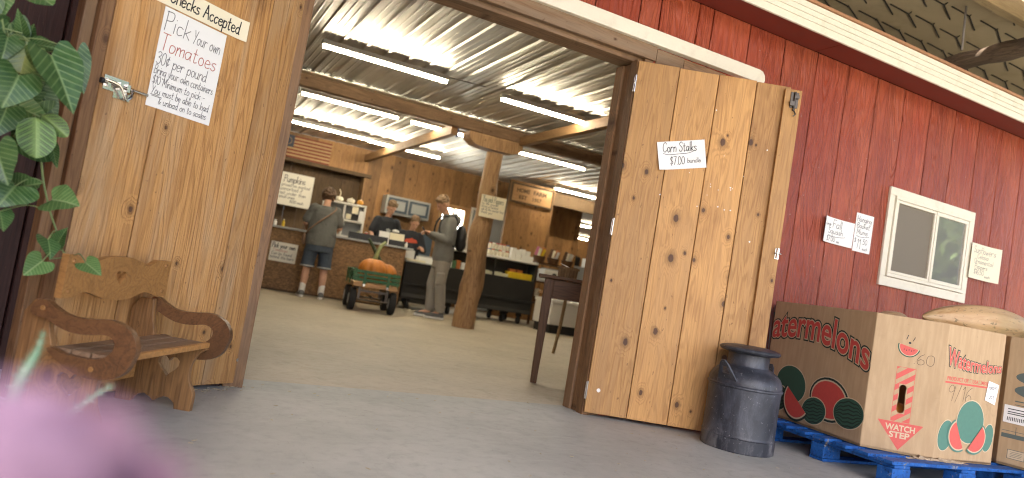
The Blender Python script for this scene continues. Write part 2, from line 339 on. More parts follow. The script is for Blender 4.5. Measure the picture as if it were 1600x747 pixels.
# ------------------------------------------------------------------ mesh helpers
class MB:
    def __init__(s): s.v = []; s.f = []; s.mi = []; s.uv = {}; s.m = 0
    def add(s, vs, fs, uvs=None):
        o = len(s.v); s.v += [tuple(v) for v in vs]
        for f in fs: s.f.append([i + o for i in f]); s.mi.append(s.m)
        if uvs:
            for i, q in enumerate(uvs): s.uv[o + i] = q
        return s
    def box(s, c, d, rot=None):
        x, y, z = (q / 2 for q in d)
        vs = [Vector(p) for p in ((-x, -y, -z), (x, -y, -z), (x, y, -z), (-x, y, -z), (-x, -y, z), (x, -y, z), (x, y, z), (-x, y, z))]
        if rot is not None:
            e = rot if isinstance(rot, Matrix) else Euler(rot).to_matrix(); vs = [e @ v for v in vs]
        return s.add([v + Vector(c) for v in vs], [(0, 3, 2, 1), (4, 5, 6, 7), (0, 1, 5, 4), (1, 2, 6, 5), (2, 3, 7, 6), (3, 0, 4, 7)])
    def bx(s, x0, x1, y0, y1, z0, z1): return s.box(((x0 + x1) / 2, (y0 + y1) / 2, (z0 + z1) / 2), (x1 - x0, y1 - y0, z1 - z0))
    def bar(s, a, b, w, h, up=(0, 0, 1)):
        a, b = Vector(a), Vector(b); d = (b - a); L = d.length; d.normalize(); up = Vector(up)
        if abs(d.dot(up)) > .98: up = Vector((0, 1, 0))
        sx = d.cross(up).normalized(); uz = sx.cross(d)
        return s.box((a + b) / 2, (w, L, h), Matrix((sx, d, uz)).transposed())
    def prism(s, outer, holes, O, U, V, Nn, th, walls=True):
        O, U, V, Nn = Vector(O), Vector(U), Vector(V), Vector(Nn)
        loops = [[Vector((p[0], p[1], 0)) for p in l] for l in [outer] + list(holes)]
        tri = tessellate_polygon(loops); flat = [p for l in loops for p in l]; n = len(flat)
        base = [O + U * p.x + V * p.y for p in flat]; top = [b + Nn * th for b in base]
        fs = [tuple(t) for t in tri] + [tuple(i + n for i in reversed(t)) for t in tri]
        k = 0
        for l in loops:
            L = len(l)
            for i in range(L):
                a, b = k + i, k + (i + 1) % L; fs.append((a, b, b + n, a + n))
            k += L
        return s.add(base + top, fs)
    def fill(s, poly, fr, k=1):          # flat print on a face: fr = (O, U, V, N)
        O, U, V, Nn = fr; loops = [[Vector((p[0], p[1], 0)) for p in poly]]
        return s.add([O + U * p[0] + V * p[1] + Nn * (.0007 * k) for p in poly], [tuple(t) for t in tessellate_polygon(loops)])
    def tube(s, pts, rad, n=8, cap=True):
        pts = [Vector(p) for p in pts]; rad = rad if isinstance(rad, (list, tuple)) else [rad] * len(pts)
        up = None; vs = []
        for i, p in enumerate(pts):
            t = (pts[min(i + 1, len(pts) - 1)] - pts[max(i - 1, 0)]).normalized()
            if up is None: up = t.orthogonal().normalized()
            up = (up - t * up.dot(t)).normalized(); sd_ = t.cross(up)
            for k in range(n):
                a = 2 * math.pi * k / n; vs.append(p + (up * math.cos(a) + sd_ * math.sin(a)) * rad[i])
        fs = [(i * n + k, i * n + (k + 1) % n, (i + 1) * n + (k + 1) % n, (i + 1) * n + k) for i in range(len(pts) - 1) for k in range(n)]
        if cap: fs += [tuple(reversed(range(n))), tuple((len(pts) - 1) * n + k for k in range(n))]
        return s.add(vs, fs)
    def lathe(s, prof, n=40, c=(0, 0, 0), warp=None):
        vs = []
        for r, z in prof:
            for k in range(n):
                a = 2 * math.pi * k / n; q = r * (warp(a, z) if warp else 1); vs.append((c[0] + q * math.cos(a), c[1] + q * math.sin(a), c[2] + z))
        m = len(prof)
        fs = [(i * n + k, i * n + (k + 1) % n, (i + 1) * n + (k + 1) % n, (i + 1) * n + k) for i in range(m - 1) for k in range(n)]
        fs += [tuple(reversed(range(n))), tuple((m - 1) * n + k for k in range(n))]
        return s.add(vs, fs)
    def ell(s, c, r, rot=None, n=16, m=10):
        vs = []; e = Euler(rot).to_matrix() if rot else None
        for i in range(m + 1):
            th = math.pi * (.02 + .96 * i / m)
            for k in range(n):
                a = 2 * math.pi * k / n; p = Vector((r[0] * math.sin(th) * math.cos(a), r[1] * math.sin(th) * math.sin(a), -r[2] * math.cos(th)))
                if e: p = e @ p
                vs.append(p + Vector(c))
        fs = [(i * n + k, i * n + (k + 1) % n, (i + 1) * n + (k + 1) % n, (i + 1) * n + k) for i in range(m) for k in range(n)]
        fs += [tuple(reversed(range(n))), tuple(m * n + k for k in range(n))]
        return s.add(vs, fs)
    def cap(s, a, ra, b, rb, n=14):      # tapered capsule
        a, b = Vector(a), Vector(b); d = (b - a).normalized(); L = (b - a).length; pts = []; rad = []
        for i in range(5):
            t = math.pi / 2 * i / 4; pts.append(a - d * ra * math.cos(t)); rad.append(max(.002, ra * math.sin(t)))
        for i in range(4, -1, -1):
            t = math.pi / 2 * i / 4; pts.append(b + d * rb * math.cos(t)); rad.append(max(.002, rb * math.sin(t)))
        return s.tube(pts, rad, n)
    def loft(s, rings, n=20):            # (z, cx, cy, rx, ry)
        vs = []
        for z, cx, cy, rx, ry in rings:
            for k in range(n):
                a = 2 * math.pi * k / n; vs.append((cx + rx * math.cos(a), cy + ry * math.sin(a), z))
        m = len(rings)
        fs = [(i * n + k, i * n + (k + 1) % n, (i + 1) * n + (k + 1) % n, (i + 1) * n + k) for i in range(m - 1) for k in range(n)]
        fs += [tuple(reversed(range(n))), tuple((m - 1) * n + k for k in range(n))]
        return s.add(vs, fs)
    def build(s, name, mats, parent=None, bevel=0., smooth=None, seg=2, remesh=None):
        me = bpy.data.meshes.new(name); me.from_pydata(s.v, [], s.f)
        for m in (mats if isinstance(mats, (list, tuple)) else [mats]): me.materials.append(M[m] if isinstance(m, str) else m)
        me.polygons.foreach_set('material_index', s.mi)
        if s.uv:
            uvl = me.uv_layers.new(name='UVMap')
            for l in me.loops: uvl.data[l.index].uv = s.uv.get(l.vertex_index, (0, 0))
        if not remesh:
            bm = bmesh.new(); bm.from_mesh(me)
            if not s.uv: bmesh.ops.recalc_face_normals(bm, faces=bm.faces)
            bm.to_mesh(me); bm.free()
        me.update()
        if smooth is not None:
            me.polygons.foreach_set('use_smooth', [True] * len(me.polygons)); me.set_sharp_from_angle(angle=R(smooth))
        o = bpy.data.objects.new(name, me); COL.objects.link(o)
        if parent: o.parent = parent
        if bevel:
            b = o.modifiers.new('bevel', 'BEVEL'); b.width = bevel; b.segments = seg; b.limit_method = 'ANGLE'; b.angle_limit = R(40); b.harden_normals = False
        if remesh:
            r = o.modifiers.new('remesh', 'REMESH'); r.mode = 'VOXEL'; r.voxel_size = remesh; r.use_smooth_shade = True
            q = o.modifiers.new('smooth', 'SMOOTH'); q.factor = .5; q.iterations = 3
        return o

def tag(o, label, cat, group=None, kind=None):
    if label: o['label'] = label
    if cat: o['category'] = cat
    if group: o['group'] = group
    if kind: o['kind'] = kind
    return o
def T(name, loc, label, cat, group=None, rz=0., rot=None):
    o = bpy.data.objects.new(name, None); COL.objects.link(o); o.location = loc; o.rotation_euler = rot or (0, 0, rz); o.empty_display_size = .1
    return tag(o, label, cat, group)
def struct(o): o['kind'] = 'structure'; return o
def dup(root, loc, rz=None, label=None):
    c = root.copy(); COL.objects.link(c); c.location = loc
    if rz is not None: c.rotation_euler = (0, 0, rz)
    if label: c['label'] = label
    for ch in list(root.children):
        d = ch.copy(); COL.objects.link(d); d.parent = c
        for g in list(ch.children):
            e = g.copy(); COL.objects.link(e); e.parent = d
    return c

def spline(pts, n=6, closed=False):
    out = []; N_ = len(pts)
    if N_ < 3 and not closed: return [tuple(p) for p in pts]
    rng = range(N_) if closed else range(N_ - 1)
    for i in rng:
        g = (lambda j: pts[j % N_]) if closed else (lambda j: pts[max(0, min(N_ - 1, j))])
        p0, p1, p2, p3 = g(i - 1), g(i), g(i + 1), g(i + 2)
        for k in range(n):
            t = k / n
            out.append(tuple(.5 * ((2 * b) + (-a + c) * t + (2 * a - 5 * b + 4 * c - d) * t * t + (-a + 3 * b - 3 * c + d) * t ** 3) for a, b, c, d in zip(p0, p1, p2, p3)))
    if not closed: out.append(tuple(pts[-1]))
    return out

# ------------------------------------------------------------------ hand lettering (single-stroke letters)
GL = {
'a': "4.5,4 3,5 1,4.6 0,2.5 1,.3 2.8,.5 4.3,3/4.5,4.8 4.4,1.2 5,0", 'b': "0,10 0,.3/0,3 1.5,4.8 3.6,4.4 4.2,2.4 3.2,.3 1.2,0 0,1.2",
'c': "4,4.2 2.5,5 .8,4.2 0,2.3 .8,.4 2.5,0 4.2,.9", 'd': "4.3,4 3,5 1,4.5 0,2.3 1,.2 3,.3 4.3,2.5/4.4,10 4.3,2 4.8,0",
'e': ".2,2.6 4,3 3.6,4.6 2,5 .5,4 0,2.2 1,.3 2.8,0 4.3,1", 'f': "4,9 3,10 1.8,9.2 1.5,6 1.5,0/0,5 3.4,5.2",
'g': "4.2,4 2.8,5 .8,4.4 0,2.6 1,.6 2.8,.6 4.2,3/4.3,4.8 4.3,-2 3.2,-3.8 1.2,-3.8 0,-2.8", 'h': "0,10 0,0/0,3 1.6,4.9 3.4,4.7 4,3 4,0",
'i': ".4,5 .4,0/.4,7 .6,7.5", 'j': "2,5 2,-2 1,-3.6 -.5,-3/2,7 2.2,7.5", 'k': "0,10 0,0/3.8,5 .2,2.4/.9,2.9 4,0", 'l': ".4,10 .4,0",
'm': "0,5 0,0/0,3 1.4,4.9 2.6,4.6 3,3 3,0/3,3 4.4,4.9 5.6,4.6 6,3 6,0", 'n': "0,5 0,0/0,3 1.6,4.9 3.4,4.7 4,3 4,0",
'o': "2.2,5 .6,4.2 0,2.5 .7,.6 2.2,0 3.8,.7 4.4,2.5 3.8,4.3 2.2,5", 'p': "0,5 0,-4/0,3 1.5,4.8 3.6,4.5 4.2,2.5 3.2,.4 1.2,0 0,1.2",
'q': "4.3,4 2.8,5 .8,4.5 0,2.5 1,.3 2.8,.4 4.2,3/4.3,4.8 4.3,-4 5,-3.2", 'r': "0,5 0,0/0,2.8 1.2,4.6 2.8,5 3.6,4.4", 's': "3.6,4.3 2,5 .5,4.2 .8,3 2.8,2.2 3.5,1.2 2.4,.1 .8,.1 0,.9",
't': "1.6,8.5 1.5,1.2 2.4,0 3.6,.6/0,5.4 3.4,5.6", 'u': "0,5 0,1.6 1,.1 2.6,.2 4,2/4,5 4,.8 4.6,0", 'v': "0,5 2,0/2,0 4,5", 'w': "0,5 1.5,0/1.5,0 3,4/3,4 4.5,0/4.5,0 6,5",
'x': "0,5 4,0/4,5 0,0", 'y': "0,5 2,.8/4.2,5 1.6,-2.5 .2,-4", 'z': "0,5 4,5/4,5 0,0/0,0 4,0",
'A': "0,0 3,10/3,10 6,0/1.2,4 5,4", 'B': "0,10 0,0/0,10 3.6,9.6 4.4,7.6 3.2,5.6 .2,5.2/.2,5.2 4,4.8 5,2.6 3.8,.4 0,0", 'C': "5.6,8.4 4,10 1.6,9.4 0,6.4 .2,2.6 2,.2 4.2,.2 5.8,1.8",
'D': "0,10 0,0/-.4,10 3.6,9.4 5.4,6 4.6,1.8 2,0 0,0", 'E': "4.6,10 0,10/0,10 0,0/0,0 4.8,0/0,5.2 4,5.2", 'F': "5,10 0,10/0,10 0,0/0,5.2 4,5.2", 'G': "5.6,8.4 4,10 1.4,9.2 0,6 .4,2 2.4,0 4.6,.6 5.6,3/3.4,4 6,4",
'H': "0,10 0,0/5,10 5,0/0,5 5,5", 'I': ".4,10 .4,0", 'J': "3.6,10 3.6,2 2.2,0 .6,.6 0,2", 'K': "0,10 0,0/4.8,10 .2,4.4/1.4,5.6 5,0", 'L': "0,10 0,0/0,0 4.6,0", 'M': "0,0 .6,10/.6,10 3.3,3/3.3,3 6,10/6,10 6.6,0",
'N': "0,0 .2,10/.2,10 5,0/5,0 5.2,10", 'O': "3,10 .8,8.6 0,5 1,1.2 3,0 5.2,1.4 6,5 5,8.8 3,10", 'P': "0,10 0,0/-.6,9.6 3.4,10 5,8 4,5.6 .2,4.8", 'R': "0,10 0,0/-.4,10 3.6,9.6 4.6,7.4 3.2,5.2 .2,4.8/1.6,4.8 5.2,0",
'S': "5,8.6 3.2,10 .9,9 .6,6.8 2.6,5.2 4.8,3.8 4.8,1.4 2.8,0 .8,.4 0,1.8", 'T': "0,10 6,10/3,10 2.8,0", 'U': "0,10 0,3 1.6,.2 3.8,.2 5.2,3/5.2,10 5.2,0", 'V': "0,10 3,0/3,0 6,10", 'W': "0,10 1.8,0/1.8,0 3.6,7/3.6,7 5.4,0/5.4,0 7.2,10", 'Y': "0,10 2.6,5/5.4,10 1.6,0",
'0': "2.5,10 .6,8.6 0,5 .8,1.2 2.6,0 4.4,1.4 5,5 4.2,8.8 2.5,10", '1': "0,8 1.4,10/1.4,10 1.4,0", '2': "0,8 1.6,10 4,9.4 4.2,7 0,0/0,0 5,0", '3': "0,9 2,10 4.2,9 3.8,6.6 1.6,5.4/1.6,5.4 4.2,4.6 4.6,1.8 2.4,0 0,1", '5': "4.4,10 .6,10/.6,10 .3,5.6/.3,5.6 2.8,6 4.6,4 4,1 2,0 0,.8", '6': "3.8,10 1.4,7.4 0,3.4 1,.4 3,0 4.4,1.8 3.8,4.2 1.8,4.6 .4,3", '7': "0,10 4.8,10/4.8,10 1.6,0", '9': "4.4,8 2.8,10 .6,9.2 .2,6.8 1.8,5.4 4,6.6/4.6,9.4 3.6,0", '4': "3.6,10 0,3.6/0,3.6 5,3.6/3.8,6 3.8,0", '8': "2.4,5.4 .6,7 .8,9.2 2.6,10 4.2,9 4,7 2.4,5.4 .4,3.6 .6,1 2.6,0 4.6,1.2 4.4,3.8 2.4,5.4",
'$': "4.4,8.4 2.6,9.4 .7,8.4 .8,6.4 2.6,5.2 4.4,3.8 4.2,1.6 2.4,.6 .4,1.6/2.7,11 2.4,-1", '&': "4.6,0 .8,6.6 1,9 2.4,9.6 3.2,8 .6,3.6 .4,1.2 2,.0 4.6,3.2", '¢': "4,6 2.4,7 .6,6 .2,3.6 1.2,1.6 2.8,1.4 4.2,2.4/3,8.4 1.8,0", '.': ".2,.1 .5,.4", '-': "0,4 3.4,4.2", '/': "0,-1 3.2,11", ',': ".4,.6 0,-1.4", '~': "0,1 3,-.6 8,-.4 14,.6 17,2.4", '_': "0,-1 10,-.6", '"': "0,10 0,8", '!': "0,10 0,3"}
def hand_width(text, size):
    t = 0
    for ch in text: t += 4.2 if ch == ' ' else max(float(p.split(',')[0]) for st in GL.get(ch, '1,0').split('/') for p in st.split()) + 1.5
    return t * size / 10
def hand(mb, text, x, y, size, w, fr, k=1, curl=None, slant=.08, wide=1., jit=.25):
    O, U, V, Nn = fr; cx = x; sc = size / 10
    for ch in text:
        if ch == ' ': cx += 4.2 * sc * wide; continue
        g = GL.get(ch)
        if not g: cx += 3 * sc; continue
        mx = 0
        for st in g.split('/'):
            pts = [tuple(float(q) for q in p.split(',')) for p in st.split()]; mx = max(mx, max(p[0] for p in pts))
            pts = [(px + random.uniform(-jit, jit), py + random.uniform(-jit, jit)) for px, py in pts]
            pl = spline(pts, 5); P = [Vector((cx + (px * wide + py * slant) * sc, y + py * sc)) for px, py in pl]
            vs = []
            for i, p in enumerate(P):
                t = (P[min(i + 1, len(P) - 1)] - P[max(i - 1, 0)])
                t = t.normalized() if t.length > 1e-9 else Vector((1, 0)); nn = Vector((-t.y, t.x)) * w / 2
                e = t * w * .35 * (-1 if i == 0 else 1 if i == len(P) - 1 else 0)
                for q in (p + nn + e, p - nn + e): vs.append(O + U * q.x + V * q.y + Nn * (.0009 * k + (curl(q.x, q.y) if curl else 0)))
            mb.add(vs, [(2 * i, 2 * i + 1, 2 * i + 3, 2 * i + 2) for i in range(len(P) - 1)])
        cx += (mx + 1.5) * sc * wide
    return cx
_tc = [0]
def typed(text, size, offset=0.):          # built-in bold-able letters as a flat mesh: (verts, faces, width)
    cu = bpy.data.curves.new('lettering_source', 'FONT'); cu.body = text; cu.size = size; cu.offset = offset; cu.resolution_u = 4
    o = bpy.data.objects.new('lettering_source', cu); COL.objects.link(o); dg = bpy.context.evaluated_depsgraph_get(); dg.update()
    me = bpy.data.meshes.new_from_object(o.evaluated_get(dg)); vs = [tuple(v.co) for v in me.vertices]; fs = [tuple(p.vertices) for p in me.polygons]
    bpy.data.objects.remove(o); bpy.data.curves.remove(cu); bpy.data.meshes.remove(me)
    return vs, fs
def put_typed(mb, text, x, y, size, fr, k=1, offset=0., width=None, warp=None, centre=False):
    vs, fs = typed(text, size, offset); xs = [v[0] for v in typed(text, size)[0]] if offset else [v[0] for v in vs]; x0, x1 = min(xs), max(xs)
    sx = (width / (x1 - x0)) if width else 1.
    O, U, V, Nn = fr; P = []
    for v in vs:
        px = (v[0] - x0) * sx; py = v[1]
        if centre: px -= (x1 - x0) * sx / 2
        if warp: px, py = warp(px, py)
        P.append(O + U * (x + px) + V * (y + py) + Nn * (.0007 * k))
    mb.add(P, fs)

# a sheet of paper fixed to something; local x right, z up, -y to the reader
def paper(name, label, cat, w, h, loc, rot, mat, lines, ink='ink', curl=None, group=None, strokes=()):
    c = curl or (lambda x, y: 0.)
    mb = MB(); nx, nz = 14, 10; F = []
    for side in (0, 1):
        for j in range(nz + 1):
            for i in range(nx + 1):
                x, z = -w / 2 + w * i / nx, -h / 2 + h * j / nz; F.append((x, -.003 - c(x, z) + side * .0016, z))
    n1 = (nx + 1) * (nz + 1); q = []
    for j in range(nz):
        for i in range(nx):
            a = j * (nx + 1) + i; q.append((a, a + 1, a + nx + 2, a + nx + 1)); q.append((a + n1, a + nx + 1 + n1, a + nx + 2 + n1, a + 1 + n1))
    rim = [i for i in range(nx + 1)] + [j * (nx + 1) + nx for j in range(1, nz + 1)] + [nz * (nx + 1) + i for i in range(nx - 1, -1, -1)] + [j * (nx + 1) for j in range(nz - 1, 0, -1)]
    for a, b in zip(rim, rim[1:] + rim[:1]): q.append((b, a, a + n1, b + n1))
    mb.add(F, q); o = mb.build(name, mat, smooth=60); o.location = loc; o.rotation_euler = rot
    tag(o, label, cat, group)
    fr = (Vector((0, -.003, 0)), Vector((1, 0, 0)), Vector((0, 0, 1)), Vector((0, -1, 0)))
    byink = {}
    for L in lines:
        txt, x, y, s, wd = L[:5]; ik = L[5] if len(L) > 5 else ink; wide = L[6] / hand_width(txt, s) if len(L) > 6 else min(1., (w / 2 - .01 - x) / hand_width(txt, s))
        hand(byink.setdefault(ik, MB()), txt, x, y, s, wd, fr, 1, c, wide=wide)
    for ik, m in byink.items(): m.build('lettering', ik, o)
    pins = MB()
    return o

YW = 3.70
# ================================================================== SETTING
g = MB().add([(-150, -150, -.06), (150, -150, -.06), (150, 150, -.06), (-150, 150, -.06)], [(0, 1, 2, 3)]).build('ground', 'grass'); struct(g)
p = MB().bx(-5, 10, -3.2, 3.93, -.055, 0).build('pavement', 'concrete'); struct(p)
f = MB().bx(-2.2, 16, 3.9315, 24, -.05, -.0005).build('floor', 'floor'); struct(f)
# corrugated metal ceiling: ribs run along Y
prof = []; x = -2.2
while x < 16:
    for dx, dz in ((0, 0), (.012, .019), (.036, .019), (.048, 0), (.088, 0), (.094, .005), (.104, .005), (.110, 0), (.150, 0), (.156, .005), (.166, .005), (.172, 0)): prof.append((x + dx, dz))
    x += .2286
mb = MB(); ys = [3.92, 9.0, 14.0, 24]
vs = [(px, y, 2.86 + (0.012 if (i % 2) else 0) - dz) for i, y in enumerate(ys) for px, dz in prof]; n = len(prof)
mb.add(vs, [(j * n + i, j * n + i + 1, (j + 1) * n + i + 1, (j + 1) * n + i) for j in range(3) for i in range(n - 1)])
c = mb.build('ceiling', 'galv'); struct(c)

# ------------------------------------------------------------------ front wall of the barn
fw_ = T('barn_wall', (0, YW, 0), 'red board-sided barn front wall with cream eave trim around the wide doorway', 'wall')
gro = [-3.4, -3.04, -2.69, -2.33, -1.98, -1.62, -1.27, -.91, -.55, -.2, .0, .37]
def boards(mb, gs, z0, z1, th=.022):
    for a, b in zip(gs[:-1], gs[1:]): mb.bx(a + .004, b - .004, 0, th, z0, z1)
mb = MB(); boards(mb, gro, 0, 2.785); mb.build('siding', 'redshade', fw_, bevel=.003, seg=1); mb = MB()
ga = [2.595, 2.905, 3.03, 3.37, 3.71, 4.05, 4.392, 4.735, 5.07, 5.408, 5.744, 6.08, 6.425, 6.77, 7.11, 7.45, 7.8, 8.14, 8.48, 8.82, 9.16, 9.5, 9.84]
boards(mb, ga, 0, 2.785)
boards(mb, [.37, .53, .87, 1.0, 1.34, 1.47, 1.6, 1.976, 2.105, 2.437, 2.595], 2.40, 2.785)
sid = mb.build('siding', 'red', fw_, bevel=.003, seg=1)
mb = MB(); mb.bx(-3.4, .37, .0225, .06, 0, 2.785); mb.bx(2.64, 9.84, .0225, .06, 0, 2.785); mb.bx(.37, 2.64, .0225, .06, 2.40, 2.785); mb.build('sheathing', 'redgap', fw_)
# door frame
mb = MB()
mb.bx(2.468, 2.525, -.012, .06, 0, 2.27); mb.bx(2.482, 2.56, .064, .14, 0, 2.26); mb.bx(2.468, 2.60, .144, .225, 0, 2.26); mb.bx(2.529, 2.594, -.004, .06, 0, 2.32)
mb.build('door_jamb', 'jamb', fw_, bevel=.004)
mb = MB(); mb.bx(.375, .47, -.004, .225, 0, 2.26); mb.build('door_jamb', 'jamb', fw_, bevel=.004)
mb = MB(); mb.bx(.38, 2.60, -.022, .02, 2.292, 2.392); mb.build('header_board', 'header', fw_, bevel=.004)
mb = MB(); mb.bx(.38, 2.60, .026, .10, 2.262, 2.33); mb.bx(.38, 2.60, .104, .225, 2.275, 2.39); mb.build('header_beam', 'header', fw_, bevel=.005)
# short boards right of the header
mb = MB(); mb.bx(2.61, 2.83, -.012, -.001, 2.27, 2.378); mb.bx(2.835, 3.2, -.010, -.001, 2.27, 2.375); mb.build('filler_board', 'header', fw_, bevel=.002)
# track cover with its rounded end
xe, zb, zt = 3.515, 2.384, 2.476
out = [(-1.2, zb), (xe - .03, zb)] + [(xe - .03 + .03 * math.sin(a), zb + .03 - .03 * math.cos(a)) for a in (R(30), R(60), R(90))] + [(xe, zt - .06)] + [(xe - .06 + .06 * math.cos(a), zt - .06 + .06 * math.sin(a)) for a in (R(30), R(60), R(90))] + [(-1.2, zt)]
MB().prism(out, [], (0, -.001, 0), (1, 0, 0), (0, 0, 1), (0, -1, 0), .055).build('track_cover', 'trim', fw_, bevel=.006)
# eave: soffit, ribbed fascia, drip board
mb = MB(); mb.bx(-3.4, 4.01, -.302, -.002, 2.785, 2.80); mb.bx(4.018, 9.84, -.302, -.002, 2.787, 2.80); mb.build('soffit', 'redsoffit', fw_, bevel=.002)
mb = MB(); zz = 2.742
for hgt, yy in ((.052, -.322), (.036, -.328), (.036, -.333), (.04, -.338)): mb.bx(-3.4, 9.84, yy, -.304, zz, zz + hgt - .0015); zz += hgt
mb.build('fascia', 'cream', fw_, bevel=.002)
MB().bx(-3.4, 9.84, -.35, -.29, zz + .002, zz + .022).build('drip_board', 'copper', fw_, bevel=.003)
MB().bx(-3.4, 9.84, -.28, .5, 2.90, 2.93).build('eave_roof', 'darkwood', fw_)
# sliding window
WX0, WX1, WZ0, WZ1 = 5.022, 6.148, 1.193, 1.981
wnd = bpy.data.objects.new('window', None); COL.objects.link(wnd); wnd.parent = fw_
def frame_rect(mb, x0, x1, z0, z1, w, y0, y1, wb=None):
    wb = wb or w
    mb.bx(x0, x1, y0, y1, z1 - w, z1); mb.bx(x0, x1, y0, y1, z0, z0 + wb); mb.bx(x0, x0 + w, y0, y1, z0 + wb + .0005, z1 - w - .0005); mb.bx(x1 - w, x1, y0, y1, z0 + wb + .0005, z1 - w - .0005)
mb = MB(); frame_rect(mb, WX0, WX1, WZ0, WZ1, .062, -.022, -.001, .075); frame_rect(mb, WX0 + .066, WX1 - .062, WZ0 + .079, WZ1 - .064, .026, -.034, -.001); mb.build('window_frame', 'cream', wnd, bevel=.003)
mb = MB(); mx_ = WX0 + .585
frame_rect(mb, WX0 + .094, mx_ + .012, WZ0 + .107, WZ1 - .092, .022, -.026, -.006); frame_rect(mb, mx_ + .014, WX1 - .09, WZ0 + .107, WZ1 - .092, .03, -.030, -.006); mb.build('sash', 'cream', wnd, bevel=.003)
MB().bx(WX0 + .117, mx_ - .011, -.012, -.004, WZ0 + .13, WZ1 - .115).build('screen', 'netting', wnd)
MB().bx(mx_ + .045, WX1 - .121, -.016, -.008, WZ0 + .138, WZ1 - .123).build('pane', 'pane', wnd)
# ------------------------------------------------------------------ high shed roof over porch and barn
rf = T('shed_roof', (0, 0, 4.2), 'high dark shed roof with patterned panels above the cream fascia', 'roof')
MB().bx(-5, 16, 3.95, 24, 0.02, .05).build('roof_panel', 'chevpanel', rf)
mb = MB()
for row in range(7):
    yy = 4.12 + row * .35 + random.uniform(-.04, .04); xx = 3.4 + (row % 2) * .2 - row * .04
    while xx < 11:
        j = random.uniform(-.02, .02)
        pts = [(xx, yy + j), (xx + .31, yy + j + .01), (xx + .66, yy + .16 + j)]
        for a, b in zip(pts[:-1], pts[1:]): mb.bar((a[0], a[1], .014), (b[0], b[1], .014), .013, .008)
        mb.bar((xx + .285, yy - .025, .014), (xx + .31, yy + .012, .014), .008, .008)
        xx += random.uniform(.38, .5)
mb.build('panel_seam', 'chevline', rf)
MB().bx(-5, 16, 3.86, 3.95, -.24, -.06).build('roof_rail', 'rail', rf, bevel=.006)
mb = MB()
for i in range(23): mb.bx(-5, 10, -2.35 + i * .268, -2.35 + i * .268 + .262, 0.0, .03)
mb.build('roof_board', 'darkwood', rf)
mb = MB()
for xx in (-4, -1.6, .8, 3.2, 5.6, 8.0): mb.bx(xx, xx + .06, -2.3, 3.84, -.2, -.002)
mb.build('rafter', 'darkwood', rf)
lg = MB(); pts = [(6.86, 1.4, 3.76), (6.85, 2.2, 3.73), (6.85, 3.0, 3.72), (6.86, 3.6, 3.725), (6.88, 4.1, 3.72), (6.89, 4.62, 3.71)]
lg.tube(spline(pts, 5), [.135 - .0022 * i + .008 * math.sin(i * 1.7) for i in range(26)], 14)
tag(lg.build('log_beam', 'greylog', smooth=50), 'rough grey log under the high shed roof above the fascia', 'beam')
tag(MB().tube([(6.72, 4.36, 3.76), (6.70, 4.36, 4.21)], .011, 8).build('hanger_rod', 'wire', smooth=50), 'thin dark iron rod hanging the grey log from the roof', 'rod')
sw = T('light_block_wall', (-1.75, 0, 0), 'unseen side wall added to block light from the left of the porch', 'wall')  # out of view, added to keep daylight off the left end of the porch
mb = MB()
for i in range(12): mb.bx(0, .03, -.8 + i * .37, -.8 + i * .37 + .36, 0, 4.19)
mb.build('planking', 'red', sw, bevel=.003, seg=1); MB().bx(-.04, -.002, -.8, 3.66, 0, 4.18).build('sheathing', 'redgap', sw)

# ------------------------------------------------------------------ doors
def plank_door(name, label, hinge, ang, mir, splits, ztop, mat, th=.03, extra=None):
    t = T(name, (hinge[0], hinge[1], 0), label, 'door', rz=ang)      # local x from hinge to free edge, -y (or +y) the side seen
    mb = MB()
    for a, b in zip(splits[:-1], splits[1:]):
        mb.bx(mir * (a + .0022) if mir > 0 else -(b - .0022), mir * (b - .0022) if mir > 0 else -(a + .0022), 0, th, .02 + random.uniform(0, .006), ztop + random.uniform(-.006, .006))
    mb.build('planking', mat, t, bevel=.003)
    return t
RH = (2.463, 3.664); RA = -R(25.84)
rd = plank_door('plank_door', 'knotty pine plank door standing open beside the milk can', RH, RA, 1, [0, .266, .520, .763, .985], 2.25, 'door')
MB().bx(.938, 1.045, -.028, -.001, .02, 2.225).build('overlap_board', 'door', rd, bevel=.003)
mb = MB()
for z in (.35, 1.2, 2.0): mb.bx(.02, .97, .032, .055, z, z + .13)
mb.build('ledge', 'door', rd, bevel=.003)
for z in (.16, 1.18, 2.10):
    hb = MB(); hb.box((-.006, -.008, z), (.014, .006, .10)); hb.tube([(-.004, -.014, z - .055), (-.004, -.014, z + .055)], .007, 8); hb.build('hinge', 'chrome', rd, bevel=.001)
hb = MB(); hb.box((1.0, -.031, 2.155), (.05, .005, .10)); hb.tube([(1.0, -.04, 2.085), (1.0, -.04, 2.205)], .008, 8); hb.box((.985, -.042, 2.13), (.03, .014, .03)); hb.box((1.01, -.042, 2.175), (.03, .014, .022)); hb.tube([(1.0, -.043, 2.09), (1.012, -.05, 2.06), (1.0, -.045, 2.05)], .005, 6); hb.build('latch', 'darksteel', rd, bevel=.001)
hb = MB(); hb.box((1.03, -.031, 1.18), (.026, .005, .07)); hb.tube([(1.03, -.04, 1.15), (1.03, -.04, 1.215)], .007, 8); hb.tube([(1.01, -.042, 1.185), (1.052, -.042, 1.180)], .005, 8); hb.build('hasp', 'chrome', rd, bevel=.001)
mb = MB(); mb.tube([(.071, -.002, .166), (.071, .006, .166)], .012, 12); mb.build('bolt_head', 'fleck', rd)
mb = MB()
